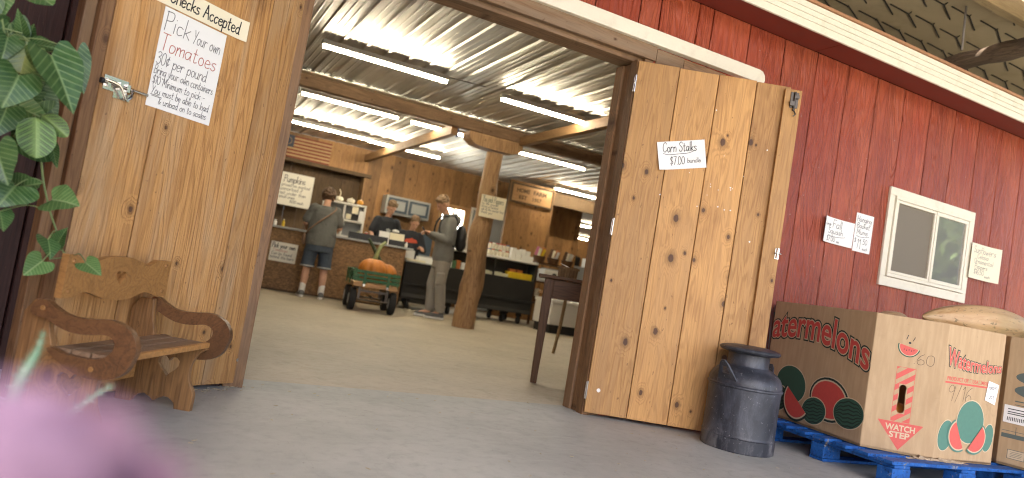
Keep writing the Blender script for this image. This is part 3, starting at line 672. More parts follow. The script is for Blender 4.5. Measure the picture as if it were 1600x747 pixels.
for i in range(18):
    a, z = (random.gauss(.63, .09), random.gauss(1.56, .10)) if i < 12 else (random.uniform(.1, .95), random.uniform(1.0, 2.15))
    r_ = random.uniform(.002, .0045); mb.add([(a + r_ * (1 + .4 * random.random()) * math.cos(q), -.0012, z + r_ * random.uniform(.7, 1.7) * math.sin(q)) for q in [k * math.pi / 4 for k in range(8)]], [tuple(range(8))])
mb.build('paint_fleck', 'fleck', rd)
LH = (.471, 3.732); LA = R(36.75)
ld = plank_door('plank_door', 'tan plank door behind the wooden bench with the tomato poster', LH, LA, -1, [0, .247, .74, .992], 2.25, 'doorpale')
MB().bx(-1.045, -.993, -.004, .05, .02, 2.25).build('edge_strip', 'edge', ld, bevel=.004); MB().bx(-1.09, -1.046, .02, .07, .02, 2.25).build('edge_strip', 'jamb', ld, bevel=.004)
mb = MB()
for z in (.35, 1.2, 2.0): mb.bx(-.97, -.02, .032, .055, z, z + .13)
mb.build('ledge', 'edge', ld, bevel=.003)
# barrel bolt
hb = MB(); zB = 1.243
hb.box((-.93, -.003, zB), (.10, .004, .056)); hb.box((-.90, -.004, zB - .035), (.07, .004, .03))
for xx in (-.965, -.915, -.885): hb.box((xx, -.010, zB), (.013, .018, .03))
hb.tube([(-.985, -.012, zB), (-.798, -.012, zB)], .0058, 10)
hb.tube(spline([(-.985, -.012, zB), (-.975, -.022, zB + .006), (-.93, -.028, zB - .002), (-.905, -.026, zB - .03), (-.892, -.026, zB - .048), (-.872, -.024, zB - .03), (-.868, -.016, zB)], 4), .0055, 8)
hb.build('barrel_bolt', 'chrome', ld, bevel=.0008, smooth=40)
MB().tube([(-.985, -.012, zB), (-.998, -.012, zB)], .011, 12).build('bolt_knob', 'blackplastic', ld, bevel=.001)
mb = MB(); mb.tube([(-.06, -.003, .135), (-.06, .005, .135)], .008, 10); mb.build('screw_head', 'screw', ld)

# ------------------------------------------------------------------ signs outside
def on_door(H_, A, s, z, off=0.): return (H_[0] + s * math.cos(A) + off * math.sin(A), H_[1] + s * math.sin(A) - off * math.cos(A), z)
paper('paper_sign', 'white paper sign for corn stalks taped on the pine door', 'sign', .30, .178, on_door(RH, RA, .356, 1.70, .001), (0, -R(12.5), RA), 'paper',
      [('Corn Stalks', -.115, .022, .060, .0042, 'ink', .215), ('~', -.115, .008, .055, .0032, 'ink', .215), ('$7.00', -.075, -.060, .050, .0036, 'ink', .095), ('bundle', .035, -.052, .030, .003, 'ink', .085)],
      curl=lambda x, y: .028 * max(0, (-x - y * .3 - .09) / .1) ** 2 + .006 * max(0, x / .15) ** 2)
paper('paper_poster', 'white tomato picking poster with black and red lettering', 'poster', .315, .42, on_door((LH[0], LH[1]), LA, -.636, 1.415, .001), (0, R(.4), LA), 'paper',
      [('Pick', -.145, .115, .080, .0032, 'inksoft', .13), ('Your own', -.005, .112, .058, .0028, 'inksoft', .145), ('Tomatoes', -.148, .032, .070, .0034, 'inkred', .285), ('30¢ per pound', -.150, -.030, .052, .0028, 'inksoft', .25),
       ('Bring your own containers', -.150, -.072, .038, .0024, 'inksoft', .295), ('$10 Minimum to pick -', -.150, -.114, .035, .0024, 'inksoft', .26), ('You must be able to load', -.145, -.154, .033, .0024, 'inksoft', .285), ('_', -.145, -.157, .024, .0026, 'inksoft', .045), ('_', -.140, -.162, .024, .0026, 'inksoft', .045), ('& unload on to scales', -.105, -.190, .031, .0024, 'inksoft', .24)])
paper('paper_sign', 'long cream sign reading personal checks accepted above the tomato poster', 'sign', .62, .094, on_door((LH[0], LH[1]), LA, -.687, 1.679, .001), (0, 0, LA), 'paperold',
      [('Personal Checks Accepted', -.29, -.026, .060, .0058, 'ink', .565)], curl=lambda x, y: .012 * max(0, (x - .25) / .06) ** 2)
def wallp(x, z): return (x, YW - .001, z)
paper('paper_sign', 'curled white fall squash price sign on the red wall beside the narrower sign', 'sign', .325, .192, wallp(4.492, 1.514), (0, R(.8), 0), 'paper',
      [('Large', -.150, .034, .024, .0028, 'ink', .07), ('Fall', -.060, .024, .060, .0038, 'ink', .10), ('Squash', -.105, -.022, .042, .0034, 'ink', .165), ('~', -.10, -.040, .05, .0028, 'ink', .20), ('$7.00', -.115, -.080, .038, .0034, 'ink', .10), ('ea', .0, -.083, .022, .0026, 'ink', .03)],
      curl=lambda x, y: .07 * ((x + .16) / .32 * (1 - (x + .16) / .32) * .6) + .022 * max(0, x / .16) ** 2 + .03 * max(0, -x / .16) ** 3)
paper('paper_sign', 'narrow white hanging basket price sign beside the sliding window', 'sign', .20, .298, wallp(4.79, 1.556), (0, 0, 0), 'paper',
      [('Hanging', -.085, .086, .042, .0034, 'ink', .165), ('Basket', -.08, .036, .040, .0034, 'ink', .15), ('Mums', -.075, -.012, .040, .0034, 'ink', .13), ('~', -.08, -.030, .05, .0028, 'ink', .16), ('$', -.09, -.080, .034, .0034, 'ink', .02), ('11', -.06, -.125, .075, .004, 'ink', .05), ('.50', .0, -.085, .040, .0034, 'ink', .06), ('each', .01, -.130, .024, .0026, 'ink', .06)])
paper('paper_sign', 'cream sunflower price sign beyond the sliding window', 'sign', .385, .302, (6.318, YW - .036, 1.569), (0, R(.5), 0), 'paperold',
      [('Sunflowers', -.160, .075, .056, .0034, 'inksoft', .30), ('Celosia', -.10, .030, .042, .003, 'inksoft', .16), ('Ornamental', -.14, -.014, .040, .003, 'inksoft', .26), ('Peppers', -.12, -.058, .040, .003, 'inksoft', .18), ('$16.50', -.13, -.108, .042, .0034, 'inksoft', .15), ('each', .03, -.125, .028, .0026, 'inksoft', .07)],
      curl=lambda x, y: .03 * max(0, x / .19) ** 2 - .0)

# ------------------------------------------------------------------ garden bench (depth = local y forward is -y, x along seat)
TH = R(59.83); bd = Vector((math.sin(TH), -math.cos(TH), 0)); bu = Vector((-math.cos(TH), -math.sin(TH), 0)); BW = .618
bn = T('garden_bench', (-.056, 3.319, 0), 'small oak bench with heart cut-outs and scrolled arms in front of the tan door', 'bench')
Zv = Vector((0, 0, 1))
def heart(cx, cz, s, n=18):
    P = []
    for i in range(n):
        t = 2 * math.pi * i / n; P.append((cx + s * 16 * math.sin(t) ** 3 / 17, cz + s * (13 * math.cos(t) - 5 * math.cos(2 * t) - 2 * math.cos(3 * t) - math.cos(4 * t)) / 17))
    return P
low = spline([(.324, 0), (.256, 0), (.252, .022), (.228, .040), (.205, .042), (.180, .030), (.163, .018), (.146, .030), (.120, .042), (.098, .036), (.074, .018), (.066, 0), (0, 0)], 1)
panel = low + [(0, .06), (0, .38), (.03, .425), (.085, .425), (.098, .34), (.115, .285), (.14, .262), (.345, .262)] + spline([(.345, .255), (.318, .235), (.296, .195), (.292, .152), (.303, .11), (.322, .078), (.326, .05), (.324, .0)], 4)[:-1]
panel_hole = [(y, z) for y, z in heart(.20, .172, .05)]
for k, s_ in ((0, 1), (1, -1)):
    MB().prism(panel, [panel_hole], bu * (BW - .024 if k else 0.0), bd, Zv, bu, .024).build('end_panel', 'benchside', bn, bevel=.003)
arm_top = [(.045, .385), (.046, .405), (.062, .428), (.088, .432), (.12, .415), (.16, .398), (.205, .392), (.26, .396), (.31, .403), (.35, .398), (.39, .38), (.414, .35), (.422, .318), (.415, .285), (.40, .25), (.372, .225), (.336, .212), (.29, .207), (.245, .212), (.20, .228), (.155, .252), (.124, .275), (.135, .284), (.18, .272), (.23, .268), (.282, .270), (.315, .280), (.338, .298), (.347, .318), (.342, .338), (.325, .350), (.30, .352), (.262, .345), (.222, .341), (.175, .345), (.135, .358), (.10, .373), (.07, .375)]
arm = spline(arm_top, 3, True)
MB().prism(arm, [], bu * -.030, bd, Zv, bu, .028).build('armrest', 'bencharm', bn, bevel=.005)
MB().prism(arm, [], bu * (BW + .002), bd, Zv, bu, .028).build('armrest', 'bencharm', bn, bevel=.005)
bt = [(-.0, .435), (-.0, .586)]
back = [(0, .440), (0, .588)] + spline([(.09, .588), (.14, .566), (.165, .562), (.20, .575), (.27, .590), (.33, .592), (.40, .588), (.45, .575), (.50, .560), (.53, .562), (.57, .585), (.618, .588)], 4) + [(.618, .440)] + spline([(.57, .44), (.53, .455), (.495, .460), (.44, .447), (.38, .434), (.30, .431), (.24, .436), (.19, .450), (.155, .458), (.11, .452), (.06, .442)], 4)
MB().prism(back, [[(x_, z_) for x_, z_ in heart(.318, .516, .032)]], bd * .091, bu, Zv, bd, .024).build('backrest', 'bench', bn, bevel=.004)
for y_ in (.122, .190, .258): MB().prism([(-.0, 0), (BW, 0), (BW, .02), (0, .02)], [], bd * y_ + Zv * .263, bu, bd * .062 / .02, Zv, .02).build('seat_slat', 'benchseat', bn, bevel=.004)
MB().prism([(-.004, .262), (BW + .004, .262), (BW + .004, .285), (-.004, .285)], [], bd * .323, bu, Zv, bd, .022).build('seat_edge', 'bench', bn, bevel=.004)
MB().prism([(.03, .10), (BW - .03, .10), (BW - .03, .17), (.03, .17)], [], bd * .05, bu, Zv, bd, .02).build('stretcher', 'bench', bn, bevel=.003)
pg = [(bd * .116 + bu * q + Zv * z_, bd) for q in (.03, BW - .03) for z_ in (.462, .566)]
for k, uo in ((0, -.030), (1, BW + .030)):
    for y_, z_ in ((.085, .405), (.285, .238)): pg.append((bd * y_ + bu * uo + Zv * z_, bu * (-1 if k == 0 else 1)))
for P_, d_ in pg: MB().tube([P_ - d_ * .004, P_ + d_ * .004], [.010, .0075], 12).build('peg', 'bench', bn, bevel=.001)

# ------------------------------------------------------------------ milk can
mc = T('milk_can', (3.165, 3.085, 0), 'old blue-black steel milk can standing against the open pine door', 'can', rz=R(14))
pr = [(.0, .012), (.196, .012), (.204, 0), (.207, .004), (.207, .075), (.210, .080), (.207, .085), (.205, .094), (.203, .2), (.204, .33), (.206, .352), (.213, .358), (.213, .366), (.207, .372), (.207, .385), (.203, .405), (.190, .43), (.168, .452), (.142, .468), (.122, .478), (.117, .488), (.117, .54), (.119, .548)]
MB().lathe(pr[1:], 56, warp=lambda a, z: 1 + .004 * math.sin(3 * a + 5 * z) - .014 * max(0, 1 - ((a - 5.2) ** 2 + (10 * (z - .11)) ** 2) / .2)).build('body', 'can', mc, smooth=28)
MB().lathe([(.06, .585), (.118, .585), (.122, .57), (.118, .556), (.128, .550), (.160, .556), (.172, .566), (.174, .574), (.168, .581), (.14, .590), (.10, .596), (.02, .592)][3:] + [], 56).build('lid', 'can', mc, smooth=28)
for sg in (-1, 1):
    hb = MB(); hb.prism([(-.062, .395), (.062, .395), (.050, .43), (.028, .485), (.012, .505), (-.012, .505), (-.028, .485), (-.050, .43)], [[(-.026, .43), (.026, .43), (.014, .470), (-.014, .470)]], (sg * -.055, 0, 0), (0, 1, 0), (sg * .62, 0, 1), (sg, 0, -.5), .010); hb.build('handle', 'can', mc, bevel=.003)

# ------------------------------------------------------------------ pallets
def pallet(loc, rz, label):
    t = T('wood_pallet', loc, label, 'pallet', 'blue pallets under the watermelon bins', rz)     # origin: near-left corner; x along front, y back
    L, D = 1.22, 1.0
    for y_ in (.0, .45, .90):
        MB().bx(.0, L, y_, y_ + .10, .001, .018).build('skid_board', 'blue', t, bevel=.003)
        for x_ in (0.0, .54, 1.08): MB().bx(x_, x_ + .14, y_ + .002, y_ + .098, .019, .098).build('block', 'blue', t, bevel=.004)
    for x_ in (0.0, .54, 1.08): MB().bx(x_ + .01, x_ + .13, .0, 1.0, .099, .117).build('stringer_board', 'blue', t, bevel=.003)
    for i in range(7): MB().bx(-.012, L + .012, .0 + i * .1475, .0 + i * .1475 + .095, .118, .137).build('deck_board', 'blue', t, bevel=.003)
    return t
pallet((3.60, 2.41, 0), R(-3), 'chipped blue wooden pallet under the bin beside the milk can')
dp = pallet((4.80, 1.62, 0), R(6), 'blue wooden pallet under the second bin at the corner of the photo')

# ------------------------------------------------------------------ watermelon bins
def face_frame(P, Q):
    U = (Q - P); L = U.length; U.normalize(); return (P.copy(), U, Vector((0, 0, 1)), Vector((U.y, -U.x, 0))), L
def ellp(cx, cz, rx, rz_, a=0., n=28, t0=0, t1=2 * math.pi):
    return [(cx + rx * math.cos(t) * math.cos(a) - rz_ * math.sin(t) * math.sin(a), cz + rx * math.cos(t) * math.sin(a) + rz_ * math.sin(t) * math.cos(a)) for t in [t0 + (t1 - t0) * i / n for i in range(n + (1 if t1 - t0 < 6.2 else 0))]]
def bin_box(name, label, ring, z0, h, holes=None):
    t = T(name, (0, 0, 0), label, 'bin', 'cardboard watermelon bins'); cx = sum(p[0] for p in ring) / len(ring); cy = sum(p[1] for p in ring) / len(ring)
    t.location = (cx, cy, z0); V3 = [Vector((p[0] - cx, p[1] - cy, 0)) for p in ring]; frs = []
    mb = MB(); mb2 = MB()
    for i in range(len(V3)):
        fr, L = face_frame(V3[i], V3[(i + 1) % len(V3)]); frs.append((fr, L))
        hl = [holes[i]] if holes and i in holes else []
        mb.prism([(0, 0), (L, 0), (L, h), (0, h)], hl, fr[0], fr[1], fr[2], -fr[3], .012)
    mb.build('carton', 'card', t, bevel=.003)
    MB().prism([(v.x, v.y) for v in V3], [], (0, 0, .004), (1, 0, 0), (0, 1, 0), (0, 0, 1), .01).build('carton_floor', 'cardin', t)
    return t, frs
H_ = (3.875, 3.60); A_ = (3.716, 2.704); R_ = (4.027, 2.475); C_ = (4.513, 2.434)
slot = [(.187 + .021 * math.cos(a), .245 + .021 * math.sin(a)) for a in [R(q) for q in (180, 225, 270, 315, 360)]] + [(.205, .29), (.203, .34)] + [(.187 + .019 * math.cos(a), .368 + .019 * math.sin(a)) for a in [R(q) for q in (0, 45, 90, 135, 180)]] + [(.170, .34), (.169, .29)]
b1, fr1 = bin_box('cardboard_bin', 'big tan watermelon bin on the blue pallet beside the milk can', [H_, A_, R_, C_, (4.655, 2.66), (4.655, 3.3), (4.5, 3.60), (4.1, 3.66)], .14, .772, {1: slot})
G_ = {k: MB() for k in ('pgreen', 'pgreen2', 'pdark', 'pred', 'pred2', 'pcream', 'ink', 'paper', 'fleck')}
# face 0: big logo and melons
(fr, L) = fr1[0]
wv = lambda px, py: (px, py * (1.05 + .08 * math.sin(px / L * math.pi)) + .05 * math.sin((px / L) * math.pi) - .10 * (px / L) ** 2)
for k_, off, mat in ((2, .017, 'pdark'), (3, .009, 'pcream'), (4, .0035, 'pred')): put_typed(G_[mat], 'atermelons', .012, .52, .225, fr, k_, off, .885, wv); put_typed(G_[mat], 'W', fr1[7][1] - .185, .52, .225, fr1[7][0], k_, off, .175)
def striped(cx, cz, rx, rz_, a, k_, main='pgreen', line='pdark', outl=True, nst=3):
    if outl: G_['pcream'].fill(ellp(cx, cz, rx + .006, rz_ + .006, a), fr, k_)
    G_[main].fill(ellp(cx, cz, rx, rz_, a), fr, k_ + 1)
    for q in range(-nst, nst + 1):
        f_ = q / (nst + .7); top = [(.93 * math.cos(t), f_ * math.sin(t) + (.05 * math.sin(9 * t))) for t in [math.pi * i / 16 for i in range(17)]]
        bot = [(x_, z_ - .10 * math.sin(math.pi * i / 16)) for i, (x_, z_) in enumerate(top)]
        G_[line].fill([(cx + x_ * rx * math.cos(a) - z_ * rz_ * math.sin(a), cz + x_ * rx * math.sin(a) + z_ * rz_ * math.cos(a)) for x_, z_ in top + bot[::-1]], fr, k_ + 2)
def slice_(cx, cz, r, a, k_, red='pred', rind='pdark'):
    G_[rind].fill(ellp(cx, cz, r, r, a, 24, math.pi, 2 * math.pi), fr, k_); G_['pcream'].fill(ellp(cx, cz, r * .9, r * .9, a, 24, math.pi, 2 * math.pi), fr, k_ + 1); G_[red].fill(ellp(cx, cz, r * .83, r * .83, a, 24, math.pi, 2 * math.pi), fr, k_ + 2)
striped(.265, .235, .145, .118, R(-10), 1, 'pgreen', 'pgreen')
striped(.165, .125, .095, .082, R(20), 4)
for rx_, rz_, mt_, kk in ((.176, .138, 'pcream', 5), (.170, .132, 'pdark', 6), (.156, .119, 'pcream', 7), (.146, .110, 'pred', 8)): G_[mt_].fill(ellp(.625, .205, rx_, rz_, R(-8)), fr, kk)
striped(.80, .160, .118, .088, R(6), 9)
striped(.515, .112, .105, .082, R(8), 12)
slice_(.355, .150, .138, R(-34), 16)
# face 1: smiling slice, striped arrow, WATCH STEP
(fr, L) = fr1[1]
slice_(.191, .606, .060, R(-12), 1, 'pred2', 'pgreen')
for q in ((.17, .645, .178, .672), (.205, .640, .215, .664)): G_['ink'].fill([(q[0], q[1]), (q[0] + .004, q[1]), (q[2] + .004, q[3]), (q[2], q[3])], fr, 2)
G_['ink'].fill(ellp(.192, .628, .007, .006), fr, 2)
for q in range(5): G_['ink'].fill(ellp(.165 + q * .013, .588 - .004 * (q % 2), .002, .004), fr, 5)
hand(G_['ink'], '.60', .225, .515, .062, .0022, fr, 1, wide=1.3)
for (x0, x1, lo, hi) in ((.144, .165, .176, .484), (.165, .210, .176, .222), (.165, .210, .391, .484), (.210, .241, .176, .484)):
    for q in range(-3, 12):
        sl = .075 / (.241 - .144); za = .10 + q * .062
        pl = [(x0, za + (x0 - .144) * sl), (x1, za + (x1 - .144) * sl), (x1, za + .033 + (x1 - .144) * sl), (x0, za + .033 + (x0 - .144) * sl)]
        def clip(poly, z, above):
            o = []
            for i in range(len(poly)):
                a, b = poly[i], poly[(i + 1) % len(poly)]; ia = a[1] >= z if above else a[1] <= z; ib = b[1] >= z if above else b[1] <= z
                if ia: o.append(a)
                if ia != ib: t = (z - a[1]) / (b[1] - a[1]); o.append((a[0] + (b[0] - a[0]) * t, z))
            return o
        pl = clip(clip(pl, lo, True), hi, False) if True else pl
        if len(pl) > 2: G_['pred2'].fill(pl, fr, 1)
for x0, x1, z0, z1 in ((.1415, .1435, .176, .486), (.2415, .2435, .176, .486), (.1415, .2435, .4845, .4865)): G_['pred2'].fill([(x0, z0), (x1, z0), (x1, z1), (x0, z1)], fr, 1)
G_['pred2'].fill([(.075, .173), (.318, .173), (.200, .018)], fr, 1)
put_typed(G_['pcream'], 'WATCH', .198, .126, .046, fr, 2, .0015, .155, None, True); put_typed(G_['pcream'], 'STEP', .198, .086, .046, fr, 2, .0015, .105, None, True)
# face 2: smaller logo, product line, melons, labels
(fr, L) = fr1[2]
wv2 = lambda px, py: (px, py * (1.15 - .55 * px / .47) - .02 * math.sin(px / .47 * math.pi))
for k_, off, mat in ((2, .010, 'pdark'), (3, .005, 'pcream'), (4, .002, 'pred2')): put_typed(G_[mat], 'Watermelons', .02, .545, .125, fr, k_, off, .455, wv2)
put_typed(G_['pred2'], 'PRODUCT OF', .035, .458, .030, fr, 1, .0006, .175); 
for x0 in (.222, .298): 
    for a in ((0, 0, .022, .002), (0, .02, .022, .022), (0, 0, .002, .022), (.02, 0, .022, .022)): G_['pred2'].fill([(x0 + a[0], .457 + a[1]), (x0 + a[2], .457 + a[1]), (x0 + a[2], .457 + a[3]), (x0 + a[0], .457 + a[3])], fr, 1)
put_typed(G_['pred2'], 'USA', .248, .458, .028, fr, 1, .0006, .045); put_typed(G_['pred2'], 'MEXICO', .324, .458, .028, fr, 1, .0006, .085)
G_['pred2'].fill([(.022, .440), (.40, .440), (.40, .450), (.022, .450)], fr, 1)
hand(G_['ink'], '9/16', .055, .345, .085, .0022, fr, 1, wide=1.25)
G_['pcream'].fill(ellp(.075, .145, .062, .092, R(-12)), fr, 1); G_['pgreen2'].fill(ellp(.075, .145, .057, .087, R(-12)), fr, 2)
G_['pcream'].fill(ellp(.43, .155, .048, .085, R(-8)), fr, 1); G_['pgreen2'].fill(ellp(.43, .155, .043, .080, R(-8)), fr, 2)
G_['pcream'].fill(ellp(.265, .235, .118, .128), fr, 3); G_['pgreen2'].fill(ellp(.265, .235, .112, .122), fr, 4)
slice_(.185, .155, .098, R(-62), 5, 'pred2', 'pgreen2'); slice_(.315, .150, .098, R(52), 9, 'pred2', 'pgreen2')
lab = [(.362, .372), (.452, .350), (.470, .470), (.378, .486)]; G_['paper'].fill(lab, fr, 6)
put_typed(G_['ink'], '100297', .385, .437, .026, fr, 7, 0, .07); put_typed(G_['ink'], '202', .395, .383, .028, fr, 7, 0, .042)
for k_, m_ in G_.items():
    if m_.f: m_.build('label' if k_ == 'paper' else 'print', k_, b1)
# torn flaps at the foot of the bin
mb = MB()
for i in range(14):
    u_ = .24 + i * .03; P_ = fr1[1][0]; px = P_[0] + P_[1] * min(u_, .386) + (fr1[2][0][1] * max(0, u_ - .386)); nn = P_[3]
    mb.box(px + nn * random.uniform(.004, .022) + Vector((0, 0, random.uniform(-.012, .006))), (.05, random.uniform(.01, .03), random.uniform(.008, .02)), (random.uniform(-.5, .5), random.uniform(-.3, .3), math.atan2(P_[1].y, P_[1].x) + random.uniform(-.4, .4)))
mb.build('torn_edge', 'cardedge', b1, bevel=.002)
# second bin
b2, fr2 = bin_box('cardboard_bin', 'second watermelon bin with slate printing at the edge of the photo', [(5.02, 2.92), (4.685, 2.50), (4.80, 1.93), (5.10, 1.66), (5.62, 1.66), (5.88, 1.95), (5.88, 2.65), (5.60, 2.92)], .14, .772)
(fr, L) = fr2[1]
G2 = {k: MB() for k in ('pgrey', 'pred2', 'paper', 'ink', 'pcream')}; G_ = G2; G_['pdark'] = G_['pgrey']
def rect(m, x0, z0, x1, z1, k_=1): G2[m].fill([(x0, z0), (x1, z0), (x1, z1), (x0, z1)], fr, k_)
rect('pgrey', .10, .565, .42, .665, 3); rect('pcream', .103, .568, .417, .662, 4); put_typed(G2['pgrey'], 'C', .17, .605, .05, fr, 5, .001)
G2['pgrey'].fill([(.125, .645), (.155, .645), (.152, .615), (.14, .602), (.128, .615)], fr, 5)
for z_ in (.592, .578, .652): rect('pgrey', .12, z_, .34, z_ + .004, 5)
for cz in (.535, .455): G2['pgrey'].fill(ellp(.25, cz, .20, .05, 0), fr, 1 if cz > .5 else 2); G2['pcream'].fill(ellp(.25, cz + .012, .13, .008, 0), fr, 3)
rect('pgrey', .06, .385, .42, .392); rect('pgrey', .06, .365, .42, .369)
G2['paper'].fill([(.01, .255), (.20, .25), (.20, .355), (.01, .36)], fr, 5)
for z_ in (.335, .318, .306): rect('ink', .03, z_, .17, z_ + .005, 6)
for q in range(16): rect('ink', .03 + q * .009, .268, .034 + q * .009, .29, 6)
rect('pgrey', .01, .165, .18, .19); rect('pgrey', .01, .205, .18, .208); rect('pgrey', .08, .19, .083, .235)
rect('pgrey', .05, .045, .14, .10); rect('pcream', .053, .048, .137, .097, 2)
for q in range(4): rect('pgrey', .065, .058 + q * .009, .125, .060 + q * .009, 3)
for q in range(8): za = .10 + q * .034; G2['pred2'].fill([(.23, za), (.33, za + .03), (.33, za + .048), (.23, za + .018)], fr, 1)
G2['pred2'].fill([(.19, .115), (.37, .115), (.28, -.0 + .02)], fr, 2)
for k_, m_ in G2.items():
    if m_.f and k_ != 'pdark': m_.build('label' if k_ == 'paper' else 'print', k_, b2)

def squash(name, label, loc, L_, r_, rot, mat='squash'):
    mb = MB(); n = 30; tt = [(1 - math.cos(math.pi * i / n)) / 2 for i in range(n + 1)]
    pts = [(L_ * (t - .5), 0, .015 * L_ * math.sin(t * math.pi)) for t in tt]
    rad = [max(.003, r_ * (math.sin(math.pi * t) ** .62) * (.92 + .12 * t)) for t in tt]
    mb.tube(pts, rad, 60); mb.v = [(v[0], v[1] * q, v[2] * q) for v, q in ((v, 1 + .022 * math.cos(10 * math.atan2(v[2], v[1]))) for v in mb.v)]; o = mb.build(name, mat, smooth=70); o.location = loc; o.rotation_euler = rot; tag(o, label, 'squash')
    st = MB(); st.tube(spline([(L_ / 2 - .01, 0, 0), (L_ / 2 + .03, 0, .006), (L_ / 2 + .05, .01, .02)], 4), .014, 8); st.build('stem', 'stem', o)
    return o
squash('banana_squash', 'huge pale orange squash lying across the top of the watermelon bin', (4.82, 2.75, .962), 1.04, .118, (0, R(-1.5), R(-8)))
squash('banana_squash', 'tan squash mostly hidden behind the huge pale orange one', (4.60, 3.22, .868), .62, .10, (0, 0, R(14)))
squash('green_squash', 'striped green squash in the second bin at the photo edge', (5.05, 2.45, .90), .34, .09, (0, 0, R(70)), 'squashgreen')
def pumpkin(name, label, loc, r_, h_, mat, stem=None, ribs=9, group=None, smat='stem'):
    mb = MB(); pr = []
    for i in range(15):
        a = -math.pi / 2 + math.pi * (i + .2) / 14.4; pr.append((r_ * max(.08, math.cos(a)) ** .8 * (1. if a < 0 else .98), h_ / 2 + h_ / 2 * math.sin(a) - (.06 * h_ if i == 14 else 0)))
    mb.lathe(pr, 72, warp=lambda a, z: 1 - .075 * abs(math.cos(ribs * a / 2)) ** 4)
    o = mb.build(name, mat, smooth=50); o.location = loc; tag(o, label, 'pumpkin', group)
    st = MB(); s_ = stem or [(0, 0, h_ * .93), (.1 * r_, 0, h_ * 1.05), (.25 * r_, .02 * r_, h_ * 1.14)]
    q = spline(s_, 5); st.tube(q, [.17 * r_ * (1 - .55 * (i / len(q))) if not stem else .036 * (1 - .45 * (i / len(q))) for i in range(len(q))], 9); st.build('stem', smat, o, smooth=40)
    return o
pumpkin('pumpkin', 'small orange pumpkin seen through the slot of the watermelon bin', (3.97, 2.70, .215), .095, .20, 'pumpkin')
pumpkin('pumpkin', 'orange pumpkin on the heap inside the watermelon bin', (4.22, 3.05, .60), .17, .27, 'pumpkin')

# debris on the concrete
mb = MB()
for i in range(90):
    x_, y_ = random.uniform(.1, 3.4), random.uniform(1.6, 3.9); a = random.uniform(0, 6.3); l_ = random.uniform(.004, .022)
    mb.bar((x_, y_, .003), (x_ + l_ * math.cos(a), y_ + l_ * math.sin(a), .004), random.uniform(.002, .005), .002)
for i in range(60):
    t_ = random.random(); x_, y_ = .45 - .35 * t_ + random.gauss(0, .02), 3.70 - .27 * t_ + random.gauss(0, .025); a = random.uniform(0, 6.3)
    mb.bar((x_, y_, .003), (x_ + .014 * math.cos(a), y_ + .014 * math.sin(a), .004), .003, .002)
tag(mb.build('debris', 'straw'), 'bits of straw and chaff scattered on the grey concrete', 'debris', kind='stuff')
# ================================================================== INSIDE THE SHOP
def plank_wall(mb, x0, x1, y, z0, z1, w=.24, th=.025):
    x = x0
    while x < x1 - .01:
        b = min(x1, x + w * random.uniform(.8, 1.2)); mb.bx(x + .002, b - .002, y, y + th, z0, z1); x = b
BY = 13.8
bw = T('plank_wall', (0, 0, 0), 'brown plank back wall of the shop with the folk flag and the dark niche', 'wall')
mb = MB(); plank_wall(mb, -2.2, .9, BY, 0, 2.85); plank_wall(mb, .9, 3.33, BY, 2.36, 2.85); plank_wall(mb, 3.33, 4.95, BY, 0, 2.85); plank_wall(mb, 4.95, 5.64, BY, 2.12, 2.85); plank_wall(mb, 4.95, 5.64, BY, 0, 1.15); plank_wall(mb, 5.64, 8.4, BY, 0, 2.85); mb.build('planking', 'plank', bw)
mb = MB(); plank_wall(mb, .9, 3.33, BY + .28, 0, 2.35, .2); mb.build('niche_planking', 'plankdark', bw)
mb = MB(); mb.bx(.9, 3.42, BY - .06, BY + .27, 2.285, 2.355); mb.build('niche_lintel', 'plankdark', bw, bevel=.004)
mb = MB(); mb.bx(3.29, 3.325, BY - .03, BY + .27, 0, 2.284); mb.build('niche_post', 'joist', bw, bevel=.003)
wq = bpy.data.objects.new('window', None); COL.objects.link(wq); wq.parent = bw
mb = MB(); mb.bx(4.95, 5.03, BY - .02, BY + .05, 1.15, 2.12); mb.bx(5.52, 5.64, BY - .02, BY + .05, 1.15, 2.12); mb.bx(5.032, 5.518, BY - .02, BY + .05, 2.04, 2.12); mb.bx(5.032, 5.518, BY - .02, BY + .05, 1.15, 1.21); mb.bx(5.26, 5.30, BY + .0, BY + .04, 1.212, 2.038); mb.build('window_frame', 'wagonwood', wq, bevel=.003)
MB().bx(5.03, 5.52, BY + .055, BY + .065, 1.2, 2.05).build('pane', 'daylight', wq)
dr = bpy.data.objects.new('door', None); COL.objects.link(dr); dr.parent = bw
MB().bx(5.70, 6.52, BY - .05, BY - .005, .02, 2.10).build('door_leaf', 'greyenamel', dr, bevel=.004); mb = MB(); frame_rect(mb, 5.655, 6.60, -.04, 2.15, .04, BY - .06, BY - .002); mb.build('door_frame', 'whiteenamel', dr)
MB().ell((5.78, BY - .08, 1.0), (.03, .03, .03)).build('door_knob', 'chrome', dr, smooth=60)
sgw = T('plank_wall', (0, 0, 0), 'knotty plank wall panel under the framed wooden sign', 'wall')
mb = MB(); plank_wall(mb, 6.06, 7.12, 12.9, 0, 2.80); mb.build('planking', 'plank', sgw); MB().bx(6.06, 7.12, 12.926, 13.0, 0, 2.80).build('backing', 'plankdark', sgw)
op = MB(); op.bx(7.13, 8.75, 12.92, 13.02, 2.47, 2.74); op.prism([(8.55, 2.47), (8.75, 2.47), (8.75, 2.0)] + [(8.55 + .0 - .0 + .12 * math.sin(a) * 0 + (8.55 - 8.55), 2.0) for a in ()] + [(8.58, 2.0), (8.56, 2.30), (8.50, 2.40), (8.40, 2.47)], [], (0, 12.92, 0), (1, 0, 0), (0, 0, 1), (0, 1, 0), .1)
op.build('opening_header', 'plankdark', sgw)
